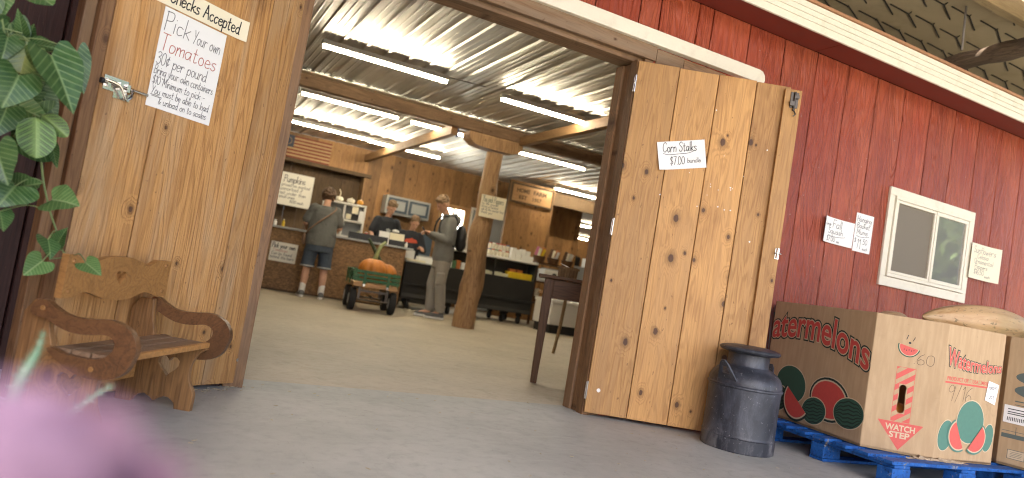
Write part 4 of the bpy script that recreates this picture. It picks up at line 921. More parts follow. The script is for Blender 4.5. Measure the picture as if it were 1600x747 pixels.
fwl = T('plank_wall', (0, 0, 0), 'far brown plank wall of the back room seen through the opening', 'wall')
mb = MB(); plank_wall(mb, 6.5, 16, 23.5, 0, 2.85, .3); mb.build('planking', 'plank', fwl)
iw = T('plank_wall', (0, 0, 0), 'plank end wall of the shop hidden behind the tan door', 'wall')
mb = MB()
for i in range(24): mb.bx(-2.23, -2.205, 3.95 + i * .42, 3.95 + i * .42 + .41, 0, 2.85)
mb.build('planking', 'plank', iw)
iw2 = T('plank_wall', (0, 0, 0), 'plank end wall of the back room behind the pine door jamb', 'wall')
mb = MB()
for i in range(47): mb.bx(12.0 if i < 22 else 15.9, 12.03 if i < 22 else 15.93, 3.95 + i * .42, 3.95 + i * .42 + .41, 0, 2.85)
mb.build('planking', 'plank', iw2)
MBf = MB(); plank_wall(MBf, -2.2, .36, .10, 0, 2.8); plank_wall(MBf, 2.61, 12, .10, 0, 2.8)
MBf.build('lining', 'plank', fw_)

# roof timbers
bm_ = T('roof_beam', (0, 0, 0), 'long brown timber beam under the metal ceiling resting on the log post', 'beam')
MB().bx(-2.2, 3.60, 8.87, 9.00, 2.685, 2.842).build('timber', 'beam', bm_, bevel=.006); MB().bx(3.606, 12, 8.875, 9.00, 2.68, 2.838).build('timber', 'beam', bm_, bevel=.006)
mb = MB(); mb.bx(-2.2, 2.9, 8.70, 8.868, 2.826, 2.834); mb.bx(2.91, 12, 8.76, 8.868, 2.826, 2.833); mb.build('flashing', 'flash', bm_)
jo = MB().bx(3.225, 3.315, 9.055, 13.79, 2.60, 2.735).build('ceiling_joist', 'joist', bevel=.004); tag(jo, 'pale joist running from the beam to the back wall', 'joist')
hg = MB().bx(3.318, 3.335, 9.052, 9.11, 2.58, 2.75).build('joist_hanger', 'bluelid', jo)
jo = MB().bx(4.19, 4.285, 3.94, 8.865, 2.645, 2.765).build('ceiling_joist', 'joist', bevel=.004); tag(jo, 'pale joist running from the beam towards the doorway', 'joist')
lp = T('log_post', (3.87, 9.0, 0), 'gnarled peeled log post holding up the beam with a paper sign on it', 'post')
pts = [(0, 0, 0), (.0, 0, .25), (.012, 0, .5), (.03, .0, .72), (.015, 0, 1.0), (.0, .0, 1.3), (.03, 0, 1.6), (.015, 0, 1.95), (.02, 0, 2.2), (.03, 0, 2.47)]
sp_ = spline(pts, 4); rad = [.155 + .020 * math.exp(-((p[2] - .55) / .12) ** 2) + .012 * math.exp(-((p[2] - 1.35) / .15) ** 2) - .040 * p[2] / 2.4 + .004 * math.sin(p[2] * 11) for p in sp_]
mb = MB(); mb.tube(sp_, rad, 22)
for i, v in enumerate(mb.v):
    a = math.atan2(v[1], v[0]); q = 1 + .05 * math.sin(3 * a + v[2] * 1.2) + .03 * math.sin(7 * a - v[2] * 2); mb.v[i] = (v[0] * q, v[1] * q, v[2])
mb.build('shaft', 'log', lp, smooth=60)
mb = MB(); bp = spline([(-.44, .15), (-.41, .095), (-.33, .045), (-.22, .028), (-.05, .022), (.12, .022), (.26, .032), (.35, .06), (.39, .13), (.39, .203)], 3) + [(-.44, .203)]
mb.prism(bp, [], (.0, -.12, 2.475), (1, 0, 0), (0, 0, 1), (0, 1, 0), .24); mb.build('bolster', 'log', lp, bevel=.02, seg=3)

# strip lights
def tube_light(x0, x1, y, label):
    t = T('tube_light', (x0, y, 2.79), label, 'light', 'strip lights on the metal ceiling'); L = x1 - x0
    MB().bx(0, L, -.036, .036, -.02, .028).build('housing', 'housing', t, bevel=.004)
    MB().tube([(.012, 0, -.040), (L - .012, 0, -.040)], .0155, 14).build('tube', 'tube', t, smooth=60)
    MB().tube([(L, 0, .02), (L + .45, 0, .035)], .006, 6).build('cable', 'wire', t)
    return t
l0 = tube_light(1.06, 2.42, 7.18, 'strip light closest to the doorway beside the tan door')
for (x0, y, lb) in ((3.09, 7.22, 'strip light closest to the doorway beside the pine door jamb'), (1.28, 9.69, 'strip light just behind the beam near the tan door'), (2.83, 9.70, 'strip light just behind the beam next to the log bolster'), (4.56, 9.88, 'strip light behind the beam showing under it right of the post'),
                    (1.50, 12.1, 'strip light above the flag by the back wall'), (2.86, 12.2, 'strip light by the back wall crossed by the pale joist'), (6.86, 12.5, 'strip light above the framed wooden sign'), (8.15, 14.95, 'strip light just past the opening header of the back room'), (10.35, 18.2, 'strip light halfway down the back room'), (12.8, 22.6, 'strip light over the far end wall of the back room')):
    dup(l0, (x0, y, 2.79), None, lb)

# flag, posters
fl = T('folk_flag', (1.62, BY - .035, 2.36), 'faded red and tan striped folk flag with a blue corner on the back wall', 'flag')
mb = MB(); mb2 = MB()
for i in range(13): (mb if i % 2 == 0 else mb2).bx(.0 if i < 6 else .235, .94, 0, .02, i * .0325, i * .0325 + .0320)
mb.build('red_stripe', 'flagred', fl); mb2.build('tan_stripe', 'flagtan', fl); MB().bx(0, .233, -.002, .02, .1955, .4225).build('canton', 'flagblue', fl)
mb = MB()
for i in range(13):
    a = i / 13 * 2 * math.pi; cx_, cz_ = .1165 + .07 * math.cos(a), .309 + .07 * math.sin(a)
    mb.add([(cx_ + (.015 if k % 2 == 0 else .006) * math.sin(k * math.pi / 5), -.004, cz_ + (.015 if k % 2 == 0 else .006) * math.cos(k * math.pi / 5)) for k in range(10)], [tuple(range(10))])
mb.build('star', 'flagtan', fl)
paper('poster_board', 'large white pumpkin price poster hanging in the dark niche', 'poster', .66, .62, (2.02, BY - .015, 1.765), (0, R(0), 0), 'posterboard',
      [('Pumpkins', -.22, .13, .13, .013, 'inksoft', .40), ('priced as marked', -.24, .05, .06, .007, 'inksoft'), ('unmarked if', -.26, -.03, .07, .007, 'inksoft'), ('not under then', -.26, -.11, .065, .007, 'inksoft'), ('small ones', -.26, -.18, .06, .007, 'inksoft'), ('$1.00 each', -.05, -.25, .05, .007, 'inksoft')])
paper('paper_sign', 'cream notice about picking peppers nailed to the log post', 'sign', .38, .305, (3.92, 8.81, 1.70), (0, 0, 0), 'paperold',
      [('You pick Peppers', -.165, .06, .085, .007, 'inkgreen', .32), ('by the pound', -.165, .02, .035, .0035, 'inksoft'), ('bring a basket', -.165, -.02, .035, .0035, 'inksoft'), ('ask at the counter first', -.165, -.06, .035, .0035, 'inksoft'), ('thank you', -.165, -.10, .035, .0035, 'inksoft')])
ws = T('wood_sign', (6.07, 12.86, 2.345), 'framed tan wooden sign with two lines of dark letters', 'sign')
MB().bx(.03, .97, .0, .02, .03, .375).build('board', 'wagonwood', ws); mb = MB(); frame_rect(mb, 0, 1.0, 0, .405, .035, -.02, .025); mb.build('frame', 'plankdark', ws, bevel=.003)
mb = MB(); frs_ = (Vector((0, -.001, 0)), Vector((1, 0, 0)), Vector((0, 0, 1)), Vector((0, -1, 0)))
put_typed(mb, 'HOME', .13, .225, .12, frs_, 1, .004, .30); put_typed(mb, 'FARM', .52, .225, .12, frs_, 1, .004, .30); put_typed(mb, 'EST', .20, .09, .11, frs_, 1, .003, .18); put_typed(mb, '1957', .52, .09, .11, frs_, 1, .003, .20)
mb.build('lettering', 'plankdark', ws)

# counter (local x runs left along the front from its end by the display case)
CA = math.atan2(-.386, 2.019); CO = Vector((3.497, 10.992, 0)); cx_ = Vector((math.cos(CA), math.sin(CA), 0)); cy_ = Vector((-math.sin(CA), math.cos(CA), 0))
def cpt(s_, d_, z_): q = CO - cx_ * s_ + cy_ * d_; return (q.x, q.y, z_)
ct = T('shop_counter', CO, 'long strand board sales counter with a pale top', 'counter', rz=CA)
MB().bx(-2.9, 0, 0, .02, .03, .965).build('front_panel', 'osb', ct); MB().bx(-.02, 0, .021, .60, .03, .965).build('side_panel', 'osb', ct); MB().bx(-2.9, -.02, .03, .60, .0, .03).build('base', 'plankdark', ct)
MB().bx(-2.9, .12, -.04, .62, .968, .998).build('top', 'greyenamel', ct, bevel=.004); MB().bx(-2.9, -.1, .60, .62, .03, .965).build('rear_panel', 'plankdark', ct)
mb = MB(); mb.tube([(-.002, -.008, .02), (-.002, -.008, .96)], .007, 6); mb.build('corner_trim', 'plank', ct)
q = cpt(1.86, -.004, .60); paper('poster_board', 'white pick your own notice taped to the front of the counter', 'poster', .40, .30, q, (0, R(1), CA), 'posterboard', [('Pick your own', -.18, .06, .075, .009, 'ink', .35), ('Tomatoes', -.16, .005, .045, .004, 'inkred'), ('Can be found', -.17, -.05, .045, .005, 'inksoft'), ('behind the barn', -.18, -.105, .045, .005, 'inksoft')])
# white display shelf
ds = T('display_shelf', cpt(.72, .22, 1.0), 'white open display shelf with mini pumpkins on top on the counter', 'shelf', rz=CA)
mb = MB()
for z in (.0, .26, .53): MB().bx(-.70, 0, 0, .26, z, z + .03).build('shelf_board', 'whiteenamel', ds, bevel=.002)
for x_ in (-.70, -.355, -.03): MB().bx(x_, x_ + .03, .001, .259, .0305, .5295).build('upright', 'whiteenamel', ds, bevel=.002)
MB().bx(-.70, 0, .262, .27, 0, .56).build('back_panel', 'greyenamel', ds)
MB().bx(-.22, -.12, -.004, -.001, .40, .52).build('note', 'paperold', ds); MB().bx(-.30, -.22, -.004, -.001, .30, .38).build('note', 'paperold', ds); MB().bx(-.10, -.03, .0, .01, .27, .46).build('note', 'paper', ds)
for i, (x_, w_, h_, m_) in enumerate(((-.62, .09, .14, 'casedark'), (-.50, .08, .12, 'orangepack'), (-.24, .13, .10, 'casedark'), (-.10, .1, .09, 'palepack'))):
    zz_ = 1.03 if i % 2 else 1.29; bx_ = MB(); bx_.bx(0, w_, 0, .1, 0, h_); bx_.tube([(w_ / 2, .05, h_), (w_ / 2, .05, h_ + .03)], .02, 10); o = bx_.build('packet', m_, bevel=.01); o.location = cpt(.72 - x_ - 0, .30, zz_ + .002); o.rotation_euler = (0, 0, CA)
    tag(o, ['dark packet low in the white shelf near the woman', 'orange packet in the white shelf near the woman', 'dark packet in the white shelf compartment', 'pale packet low in the white shelf'][i], 'packet')
for (s_, mt, lb, st_, r_) in ((1.33, 'pumpkinyellow', 'mini orange pumpkin at the woman side of the white shelf top', None, .065), (1.17, 'pumpkinwhite', 'mini white pumpkin with a tall pale stem behind the woman', [(0, 0, .09), (.01, 0, .14), (-.02, 0, .20)], .07), (.98, 'pumpkinwhite', 'squat mini white pumpkin on the white shelf top', None, .068), (.83, 'pumpkinyellow', 'mini orange gourd at the far end of the white shelf top', None, .055)):
    p_ = pumpkin('mini_pumpkin', lb, cpt(s_, .33, 1.562), r_, .085, mt, None, 8, None, 'paperold'); p_['category'] = 'pumpkin'
    if st_: 
        c_ = MB(); c_.tube(spline(st_, 4), .008, 6); ch = list(p_.children)[0]; ch.data = c_.build('tmp', 'paperold').data; bpy.data.objects.remove(bpy.data.objects['tmp'])
# things on the counter
o = MB(); o.bx(0, .62, 0, .22, .0, .012)
for a in ((0, .62, 0, .012), (0, .62, .208, .22), (0, .012, .0125, .2075), (.608, .62, .0125, .2075)): o.bx(a[0], a[1], a[2], a[3], .0125, .105)
for i in range(9): o.bx(.06 + i * .06, .09 + i * .06, .05, .17, .0125, .06)
o = o.build('black_tray', 'blackplastic', bevel=.003); o.location = cpt(.93, .04, 1.0); o.rotation_euler = (0, 0, CA); tag(o, 'long black tray on the counter beside the woman', 'tray')
rg = T('cash_register', cpt(.28, .12, 1.0), 'dark cash register with pale printed sheet on the counter', 'register', rz=CA)
MB().bx(0, .26, .0, .26, 0, .085).build('drawer_base', 'blackplastic', rg, bevel=.006); o = MB(); o.box((.13, .14, .15), (.22, .03, .15), (R(-18), 0, 0)); o.build('screen', 'casedark', rg, bevel=.004)
o = MB(); o.box((.13, .125, .15), (.24, .004, .12), (R(-18), 0, 0)); o.build('printed_sheet', 'paperold', rg); MB().ell((.1, .2, .24), (.06, .05, .03)).build('receipt_roll', 'paper', rg)
o = MB(); o.bx(0, .17, 0, .012, 0, .20); o.bx(.02, .15, .012, .06, 0, .006); o = o.build('card_stand', 'paper', bevel=.002); o.location = cpt(.46, .06, 1.0); o.rotation_euler = (R(-8), 0, CA); tag(o, 'white price card standing on the counter before the register', 'card')
for i, (s_, d_, r_, h_, m_, lb) in enumerate(((1.95, .25, .022, .11, 'yellow', 'slim yellow bottle on the counter under the pumpkin poster'), (2.08, .30, .03, .09, 'paper', 'white tub on the counter beside the tan door'), (.03, .18, .03, .07, 'palepack', 'pale tub at the end of the counter top'), (-.03, .30, .022, .09, 'paper', 'white bottle at the end of the counter top'), (.64, .5, .04, .14, 'redlid', 'red canister beside the white shelf on the counter'))):
    o = MB(); o.lathe([(r_ * .9, 0), (r_, .006), (r_, h_ * .7), (r_ * .55, h_ * .82), (r_ * .5, h_), (.003, h_)], 18); o = o.build('bottle', m_, smooth=40); o.location = cpt(s_, d_, .999); tag(o, lb, 'bottle')
    k_ = MB(); k_.tube([(0, 0, h_), (0, 0, h_ * 1.08)], r_ * .55, 14); k_.build('cap', 'paper', o)
o = MB(); o.ell((0, 0, .06), (.10, .07, .065)); o.ell((.05, .02, .10), (.05, .04, .05)); o.tube(spline([(0, 0, .11), (.02, 0, .17), (.0, .02, .20)], 3), [.03] * 4 + [.012] * 3, 8); o = o.build('produce_bag', 'orangepack', smooth=60); o.location = cpt(1.52, .12, .999); tag(o, 'plastic bag of orange fruit on the counter beside the woman', 'bag')

# back counter with two-door cabinet behind the staff
kc = T('wall_cabinet', (3.72, 13.42, 1.66), 'grey wall cabinet with two dark framed doors behind the staff', 'cabinet')
MB().bx(0, .92, .05, .36, 0, .36).build('carcass', 'greyenamel', kc, bevel=.004)
for x_ in (.04, .48): 
    f_ = bpy.data.objects.new('door', None); COL.objects.link(f_); f_.parent = kc
    mb = MB(); frame_rect(mb, x_, x_ + .40, .04, .32, .045, .02, .048); mb.build('door_frame', 'bluegrey', f_, bevel=.003); MB().bx(x_ + .046, x_ + .354, .03, .045, .086, .274).build('door_panel', 'greyenamel', f_)
bk = T('back_counter', (3.40, 13.15, 0), 'dark grey back counter with boxes below the wall cabinet', 'counter')
MB().bx(0, 1.5, 0, .6, 0, .92).build('carcass', 'casedark', bk, bevel=.004); MB().bx(-.02, 1.52, -.02, .62, .922, .955).build('top', 'greyenamel', bk, bevel=.003)
for i, (x_, w_, h_, m_, lb) in enumerate(((.25, .3, .38, 'casedark', 'dark appliance on the back counter behind the man in black'), (.62, .22, .25, 'greyenamel', 'grey appliance on the back counter between the staff'), (1.02, .32, .42, 'bluegrey', 'blue-grey appliance on the back counter by the bright window'))):
    o = MB(); o.bx(0, w_, 0, .3, 0, h_); o.bx(.03, w_ - .03, -.012, -.001, h_ * .3, h_ * .9); o.bx(.02, w_ - .02, -.02, -.001, h_ * .12, h_ * .18); o = o.build('appliance', m_, bevel=.008); o.location = (3.40 + x_, 13.3, .956); tag(o, lb, 'appliance')

# black display case
dc = T('display_case', (3.62, 11.25, 0), 'long black glass-fronted display case on casters', 'display case')
MB().bx(.0, .76, 0, .75, .17, .78).build('low_cabinet', 'caseblack', dc, bevel=.008); MB().bx(.765, 2.46, 0, .75, .19, .80).build('cabinet', 'caseblack', dc, bevel=.008)
MB().bx(-.01, 2.47, -.03, .0, .40, .43).build('bumper_rail', 'caseblack', dc, bevel=.004); MB().bx(.0, 2.46, -.012, -.001, .20, .26).build('kick_panel', 'casedark', dc, bevel=.004)
MB().bx(.765, 2.46, .35, .75, .801, 1.10).build('rear_housing', 'casedark', dc)
MB().bx(.765, 2.47, -.02, .76, 1.105, 1.145).build('top', 'whiteenamel', dc, bevel=.006); MB().bx(-.02, .76, -.02, .76, .782, .80).build('low_top', 'greyenamel', dc, bevel=.004)
for x_ in (.765, 1.6, 2.435): MB().bx(x_, x_ + .025, -.012, .02, .801, 1.104).build('mullion', 'caseblack', dc)
MB().bx(2.452, 2.458, .02, .34, .805, 1.10).build('end_glass', 'caseglass', dc)
for x_ in (.15, .9, 1.95, 2.28):
    for y_ in (.08, .62):
        cs_ = MB(); cs_.tube([(x_ - .02, y_, .07), (x_ + .02, y_, .07)], .068, 16); cs_.bx(x_ - .035, x_ + .035, y_ - .05, y_ + .05, .13, .188); cs_.build('caster', 'rubber', dc, bevel=.004)
def pack(name, lb, cat, grp, m_, w_, d_, h_, loc, lidm=None, rz=0.):
    o = MB(); o.bx(-w_ / 2, w_ / 2, -d_ / 2, d_ / 2, 0, h_); o.bx(-w_ / 2 + .004, w_ / 2 - .004, -d_ / 2 - .003, -d_ / 2 - .0005, h_ * .25, h_ * .75); o = o.build(name, m_, bevel=.006); o.location = loc; o.rotation_euler = (0, 0, rz); tag(o, lb, cat, grp); return o
for i in range(5): pack('cheese_pack', 'yellow wrapped pack standing in the display case', 'packet', 'yellow packs in the display case', 'yellow', .10, .08, .11, (5.60 + i * .103, 11.40, .802))
for i in range(5): pack('pale_pack', 'pale wrapped pack lying in the display case', 'packet', 'pale packs in the display case', 'palepack', .12, .10, .055 + .012 * (i % 2), (5.02 + i * .123, 11.40, .802))
for i in range(2): pack('orange_pack', 'orange pack stacked on the yellow packs in the case', 'packet', 'orange packs in the display case', 'orangepack', .12, .08, .05, (5.66 + i * .15, 11.42, .914))
for i, (x_, m_, h_) in enumerate(((4.44, 'paper', .16), (4.52, 'greenlid', .13), (4.60, 'orangepack', .15), (4.69, 'paper', .12), (4.80, 'palepack', .14))): pack('carton', ['tall white carton in the case behind the young man', 'green carton in the case behind the young man', 'orange carton in the case left of the log post', 'white carton in the case beside the log post', 'pale carton in the case beside the log post'][i], 'carton', None, m_, .07, .07, h_, (x_, 11.40, .802))
pack('paper_tray', 'white box on the low end of the display case', 'box', None, 'paper', .26, .2, .10, (4.02, 11.5, .802)); pack('paper_stack', 'cream paper stack lying on the low end of the display case', 'paper stack', None, 'paperold', .34, .26, .035, (3.92, 11.38, .837)); bpy.data.objects['paper_stack'].location = (3.80, 11.42, .802)
pack('paper_bag', 'white bag on the display case between the young man and the staff', 'bag', None, 'paper', .2, .12, .18, (3.78, 11.72, .802))
j0 = None
lids = ['redlid', 'redlid', 'bluelid', 'redlid', 'greenlid', 'redlid', 'paper', 'redlid']
for lay in range(2):
    for i in range(8):
        o = MB(); o.lathe([(.026, 0), (.032, .006), (.032, .082), (.026, .094)], 16); o = o.build('jar', 'jar', smooth=40); o.location = (5.02 + i * .070, 11.42, 1.147 + lay * .112)
        tag(o, 'small jar with a coloured lid in the jar rows on the case top', 'jar', 'jars on the display case top'); k_ = MB(); k_.tube([(0, 0, .094), (0, 0, .111)], .031, 16); k_.build('lid', lids[(i + lay * 3) % 8], o, bevel=.002)
for i in range(4): pack('white_carton', 'plain white carton on the case top beside the jars', 'carton', 'white cartons on the display case top', 'whiteenamel', .09, .09, .20 - .02 * (i % 2), (5.64 + i * .098, 11.45, 1.147))
pack('white_block', 'low white box in front of the white cartons on the case top', 'box', None, 'whiteenamel', .24, .06, .09, (5.88, 11.33, 1.147))

# side table with gift baskets and coffee maker
gt = T('side_table', (6.22, 11.55, 0), 'brown side table with gift baskets beyond the display case', 'table')
for z_ in (.40, .80, 1.16): MB().bx(0, .9, 0, .5, z_, z_ + .03).build('shelf', 'table', gt, bevel=.003)
for x_ in (.02, .84):
    for y_ in (.02, .44):
        MB().bx(x_, x_ + .04, y_, y_ + .04, 0, 1.159).build('leg', 'tableleg', gt)
cm = T('coffee_maker', (6.36, 11.45, .83), 'white coffee maker with a round black dial', 'coffee maker')
MB().bx(0, .42, 0, .3, .0, .24).build('body', 'whiteenamel', cm, bevel=.02, seg=3); MB().tube([(.21, -.012, .13), (.21, .004, .13)], .055, 20).build('dial', 'blackplastic', cm); MB().bx(.05, .37, .05, .25, .242, .262).build('lid', 'greyenamel', cm, bevel=.004)
def gift(lb, loc, mats):
    t = T('gift_basket', loc, lb, 'basket'); o = MB(); o.lathe([(.09, 0), (.12, .10), (.125, .11)], 20); o.build('basket', 'tableleg', t)
    for i, m_ in enumerate(mats):
        a = i * 2.1; o = MB(); o.box((.06 * math.cos(a), .05 * math.sin(a), .17 + .03 * (i % 2)), (.07, .05, .17), (.2 * math.sin(a), .3 * math.cos(a), a)); o.build('packet', m_, t, bevel=.01)
    return t
gift('gift basket with yellow and pink packets beside the white cartons', (6.34, 11.72, 1.192), ('yellow', 'pinkpack', 'palepack', 'orangepack'))
gift('gift basket with white and brown packets beyond the pink one', (6.66, 11.74, 1.192), ('paper', 'tableleg', 'paperold', 'orangepack'))
gift('gift basket with pale packets at the far end of the side table', (6.98, 11.74, 1.192), ('whiteenamel', 'tableleg', 'jar'))
gift('small gift basket low on the side table shelf', (6.40, 11.78, .432), ('paperold', 'orangepack', 'jar'))
wf = T('chest_freezer', (5.85, 10.1, 0), 'low white chest freezer beyond the dark table', 'freezer'); MB().bx(0, 1.3, 0, .6, .14, .50).build('body', 'whiteenamel', wf, bevel=.012); MB().bx(-.01, 1.31, -.01, .61, .502, .56).build('lid', 'whiteenamel', wf, bevel=.012); MB().bx(.03, 1.27, .03, .57, .0, .138).build('plinth', 'blackplastic', wf)
gc = T('storage_cabinet', (8.35, 14.2, 0), 'grey-green storage cabinet in the back room', 'cabinet'); MB().bx(0, .7, 0, .4, 0, 1.35).build('carcass', 'greyenamel', gc, bevel=.006)
for x_ in (.02, .36): MB().bx(x_, x_ + .32, -.02, -.001, .06, 1.30).build('door', 'greyenamel', gc, bevel=.004)
o = MB(); o.bx(0, .36, 0, .3, 0, .22); o.bx(.02, .34, -.012, -.001, .03, .19); o.bx(.08, .28, .02, .28, .221, .24); o = o.build('dark_crate', 'blackplastic', bevel=.01); o.location = (8.45, 14.25, 1.352); tag(o, 'dark crate on the grey-green storage cabinet', 'crate')
o = MB(); o.bx(0, .3, 0, .3, 0, .3); o.bx(.12, .18, -.002, .302, .3005, .303); o = o.build('white_box', 'whiteenamel', bevel=.006); o.location = (9.4, 14.8, 1.30); tag(o, 'white box on the shelf beyond the storage cabinet', 'box')
o = MB(); o.bx(9.2, 10.2, 14.6, 15.1, 0, .04); 
for z_ in (.6, 1.26): o.bx(9.2, 10.2, 14.6, 15.1, z_, z_ + .035)
for x_ in (9.2, 10.16):
    for y_ in (14.6, 15.06): o.bx(x_ + .001, x_ + .039, y_ + .001, y_ + .039, .041, 1.30 - .041)
tag(o.build('shelf_rack', 'plankdark'), 'dark wooden shelf rack at the end of the back room cabinet', 'shelf')

# dark table just inside the door, rotated, with a berry basket
TR = R(-29); tb = T('wood_table', (2.70, 4.76, 0), 'dark brown wooden table just inside the doorway', 'table', rz=TR)
MB().bx(-.09, 1.2, -.07, .66, .812, .838).build('top', 'table', tb, bevel=.006)
o = MB(); o.bx(.036, 1.06, -.018, .004, .665, .810); o.bx(-.018, .004, .036, .55, .665, .810); o.bx(.036, 1.06, .58, .60, .665, .810); o.build('apron', 'table', tb, bevel=.003)
for x_, y_ in ((0, 0), (1.08, 0), (0, .56), (1.08, .56)):
    o = MB(); w0, w1 = .036, .024
    o.add([(x_ - w1, y_ - w1, 0), (x_ + w1, y_ - w1, 0), (x_ + w1, y_ + w1, 0), (x_ - w1, y_ + w1, 0), (x_ - w0, y_ - w0, .64), (x_ + w0, y_ - w0, .64), (x_ + w0, y_ + w0, .64), (x_ - w0, y_ + w0, .64), (x_ - w0, y_ - w0, .811), (x_ + w0, y_ - w0, .811), (x_ + w0, y_ + w0, .811), (x_ - w0, y_ + w0, .811)],
          [(3, 2, 1, 0), (8, 9, 10, 11)] + [(a + i, a + (i + 1) % 4, a + 4 + (i + 1) % 4, a + 4 + i) for a in (0, 4) for i in range(4)]); o.build('leg', 'tableleg', tb, bevel=.004)
bb = T('berry_basket', (2.935, 4.90, .839), 'splint berry basket on the dark brown table', 'basket', rz=R(12))
o = MB()
for i in range(7):
    u_ = -.055 + i * .0155
    for sgn in (-1, 1): o.bar((u_ + .007, sgn * .052, .0), (u_ + .007, sgn * .060, .082), .013, .003, (0, 1, 0)); o.bar((sgn * .052, u_ + .007, 0), (sgn * .060, u_ + .007, .082), .013, .003, (1, 0, 0))
o.bx(-.05, .05, -.05, .05, 0, .004); o.build('side', 'splint', bb)
o = MB(); frame = .066
for sgn in (-1, 1): o.bx(-frame, frame, sgn * .061 - .003, sgn * .061 + .003, .068, .086); o.bx(sgn * .066 - .002, sgn * .066 + .003, -.057, .057, .068, .086)
o.build('rim', 'splint', bb); o = MB(); o.box((.0, .0, .088), (.11, .10, .004), (.25, .2, 0)); o.build('lining_paper', 'paper', bb)
ft = T('trestle_table', (4.21, 7.02, 0), 'low trestle table with a splayed tan leg behind the dark table', 'table')
MB().bx(-.02, 1.2, -.1, .6, .66, .69).build('top', 'wagonwood', ft, bevel=.004)
for a, b in (((-.03, 0, 0), (.06, .06, .659)), ((1.2, 0, 0), (1.1, .06, .659)), ((1.2, .5, 0), (1.1, .44, .659))): o = MB(); o.tube([a, ((a[0] + b[0]) / 2 + .012, (a[1] + b[1]) / 2, .33), b], [.017, .02, .021], 10); o.build('leg', 'splint', ft)

# wagon
wg = T('garden_wagon', (2.72, 9.85, 0), 'wooden garden wagon with green slatted sides holding two pumpkins', 'wagon', rz=R(-8.3))
for x_ in (-.275, .275):
    for y_ in (-.34, .34):
        w_ = MB(); pr = [(.075, -.045), (.125, -.047), (.150, -.038), (.155, -.02), (.155, .02), (.150, .038), (.125, .047), (.075, .045)]
        w_.lathe(pr, 32); w_.v = [(x_ + v[2], y_ + v[0], .156 + v[1]) for v in w_.v]; t_ = w_.build('wheel', 'rubber', wg, smooth=35)
        h_ = MB(); h_.tube([(x_ - .05, y_, .156), (x_ + .05, y_, .156)], .072, 20); h_.build('rim', 'greyenamel', t_, bevel=.004)
o = MB()
for y_ in (-.34, .34): o.tube([(-.23, y_, .156), (.23, y_, .156)], .014, 8); o.bar((-.19, y_, .17), (-.19, y_, .325), .03, .03, (0, 1, 0)); o.bar((.19, y_, .17), (.19, y_, .325), .03, .03, (0, 1, 0))
o.bar((-.19, -.34, .30), (-.19, .34, .30), .03, .03); o.bar((.19, -.34, .30), (.19, .34, .30), .03, .03); o.bar((-.2, -.34, .28), (.2, -.34, .28), .025, .025); o.bar((0, -.34, .2), (0, .34, .2), .02, .02); o.build('undercarriage', 'darksteel', wg)
MB().bx(-.30, .30, -.47, .47, .335, .39).build('bed', 'wagonwood', wg, bevel=.006)
def slats(nm, ax):
    o = MB()
    for z_ in (.41, .465, .52):
        if ax[0] == 'x': o.bx(-.305, .305, ax[1] - .009, ax[1] + .009, z_, z_ + .042)
        else: o.bx(ax[1] - .009, ax[1] + .009, -.46, .46, z_, z_ + .042)
    if ax[0] == 'x':
        for x_ in (-.16, .16): o.bx(x_ - .02, x_ + .02, ax[1] - .024, ax[1] - .0095, .36, .565)
    else:
        for y_ in (-.25, .25): o.bx(ax[1] + math.copysign(.0095, ax[1]), ax[1] + math.copysign(.024, ax[1]), y_ - .02, y_ + .02, .36, .565)
    o.build(nm, 'wagongreen', wg, bevel=.003)
for ax in (('x', -.475), ('x', .475), ('y', -.315), ('y', .315)): slats('side_rack', ax)
o = MB()
for x_ in (-.16, .16): o.bx(x_ - .014, x_ + .014, -.512, -.499, .345, .375)
o.build('bracket', 'chrome', wg)
pumpkin('pumpkin', 'big orange pumpkin with a tall pale green stem in the green wagon', (2.67, 9.72, .392), .215, .345, 'pumpkin', [(0, 0, .32), (.02, 0, .42), (.05, 0, .52), (.12, .02, .60)])
pumpkin('pumpkin', 'second orange pumpkin peeping over the wagon side with a dark stem', (2.92, 10.05, .392), .20, .30, 'pumpkin', [(-.05, 0, .28), (-.12, 0, .38), (-.22, 0, .52), (-.30, 0, .62)], 9, None, 'stemdark')

# ------------------------------------------------------------------ people (local: x to their right, y forward, z up)
def head(mb, c, pitch=0., s=1.):
    c = Vector(c); e = Euler((pitch, 0, 0)).to_matrix()
    def q(*p): return c + e @ (Vector(p) * s)
    mb.ell(q(0, -.012, .02), (.074 * s, .093 * s, .098 * s), (pitch, 0, 0), 20, 14); mb.ell(q(0, .022, -.045), (.058 * s, .066 * s, .068 * s), (pitch, 0, 0), 18, 12)
    mb.cap(q(0, .080, .012), .011 * s, q(0, .104, -.022), .016 * s); mb.ell(q(0, .078, -.062), (.024 * s, .014 * s, .011 * s)); mb.ell(q(0, .072, -.095), (.026 * s, .022 * s, .018 * s))
    for sg in (-1, 1): mb.ell(q(sg * .076, -.008, -.012), (.011 * s, .022 * s, .034 * s), (pitch, 0, 0)); mb.ell(q(sg * .032, .074, .018), (.022 * s, .014 * s, .010 * s))
    return q
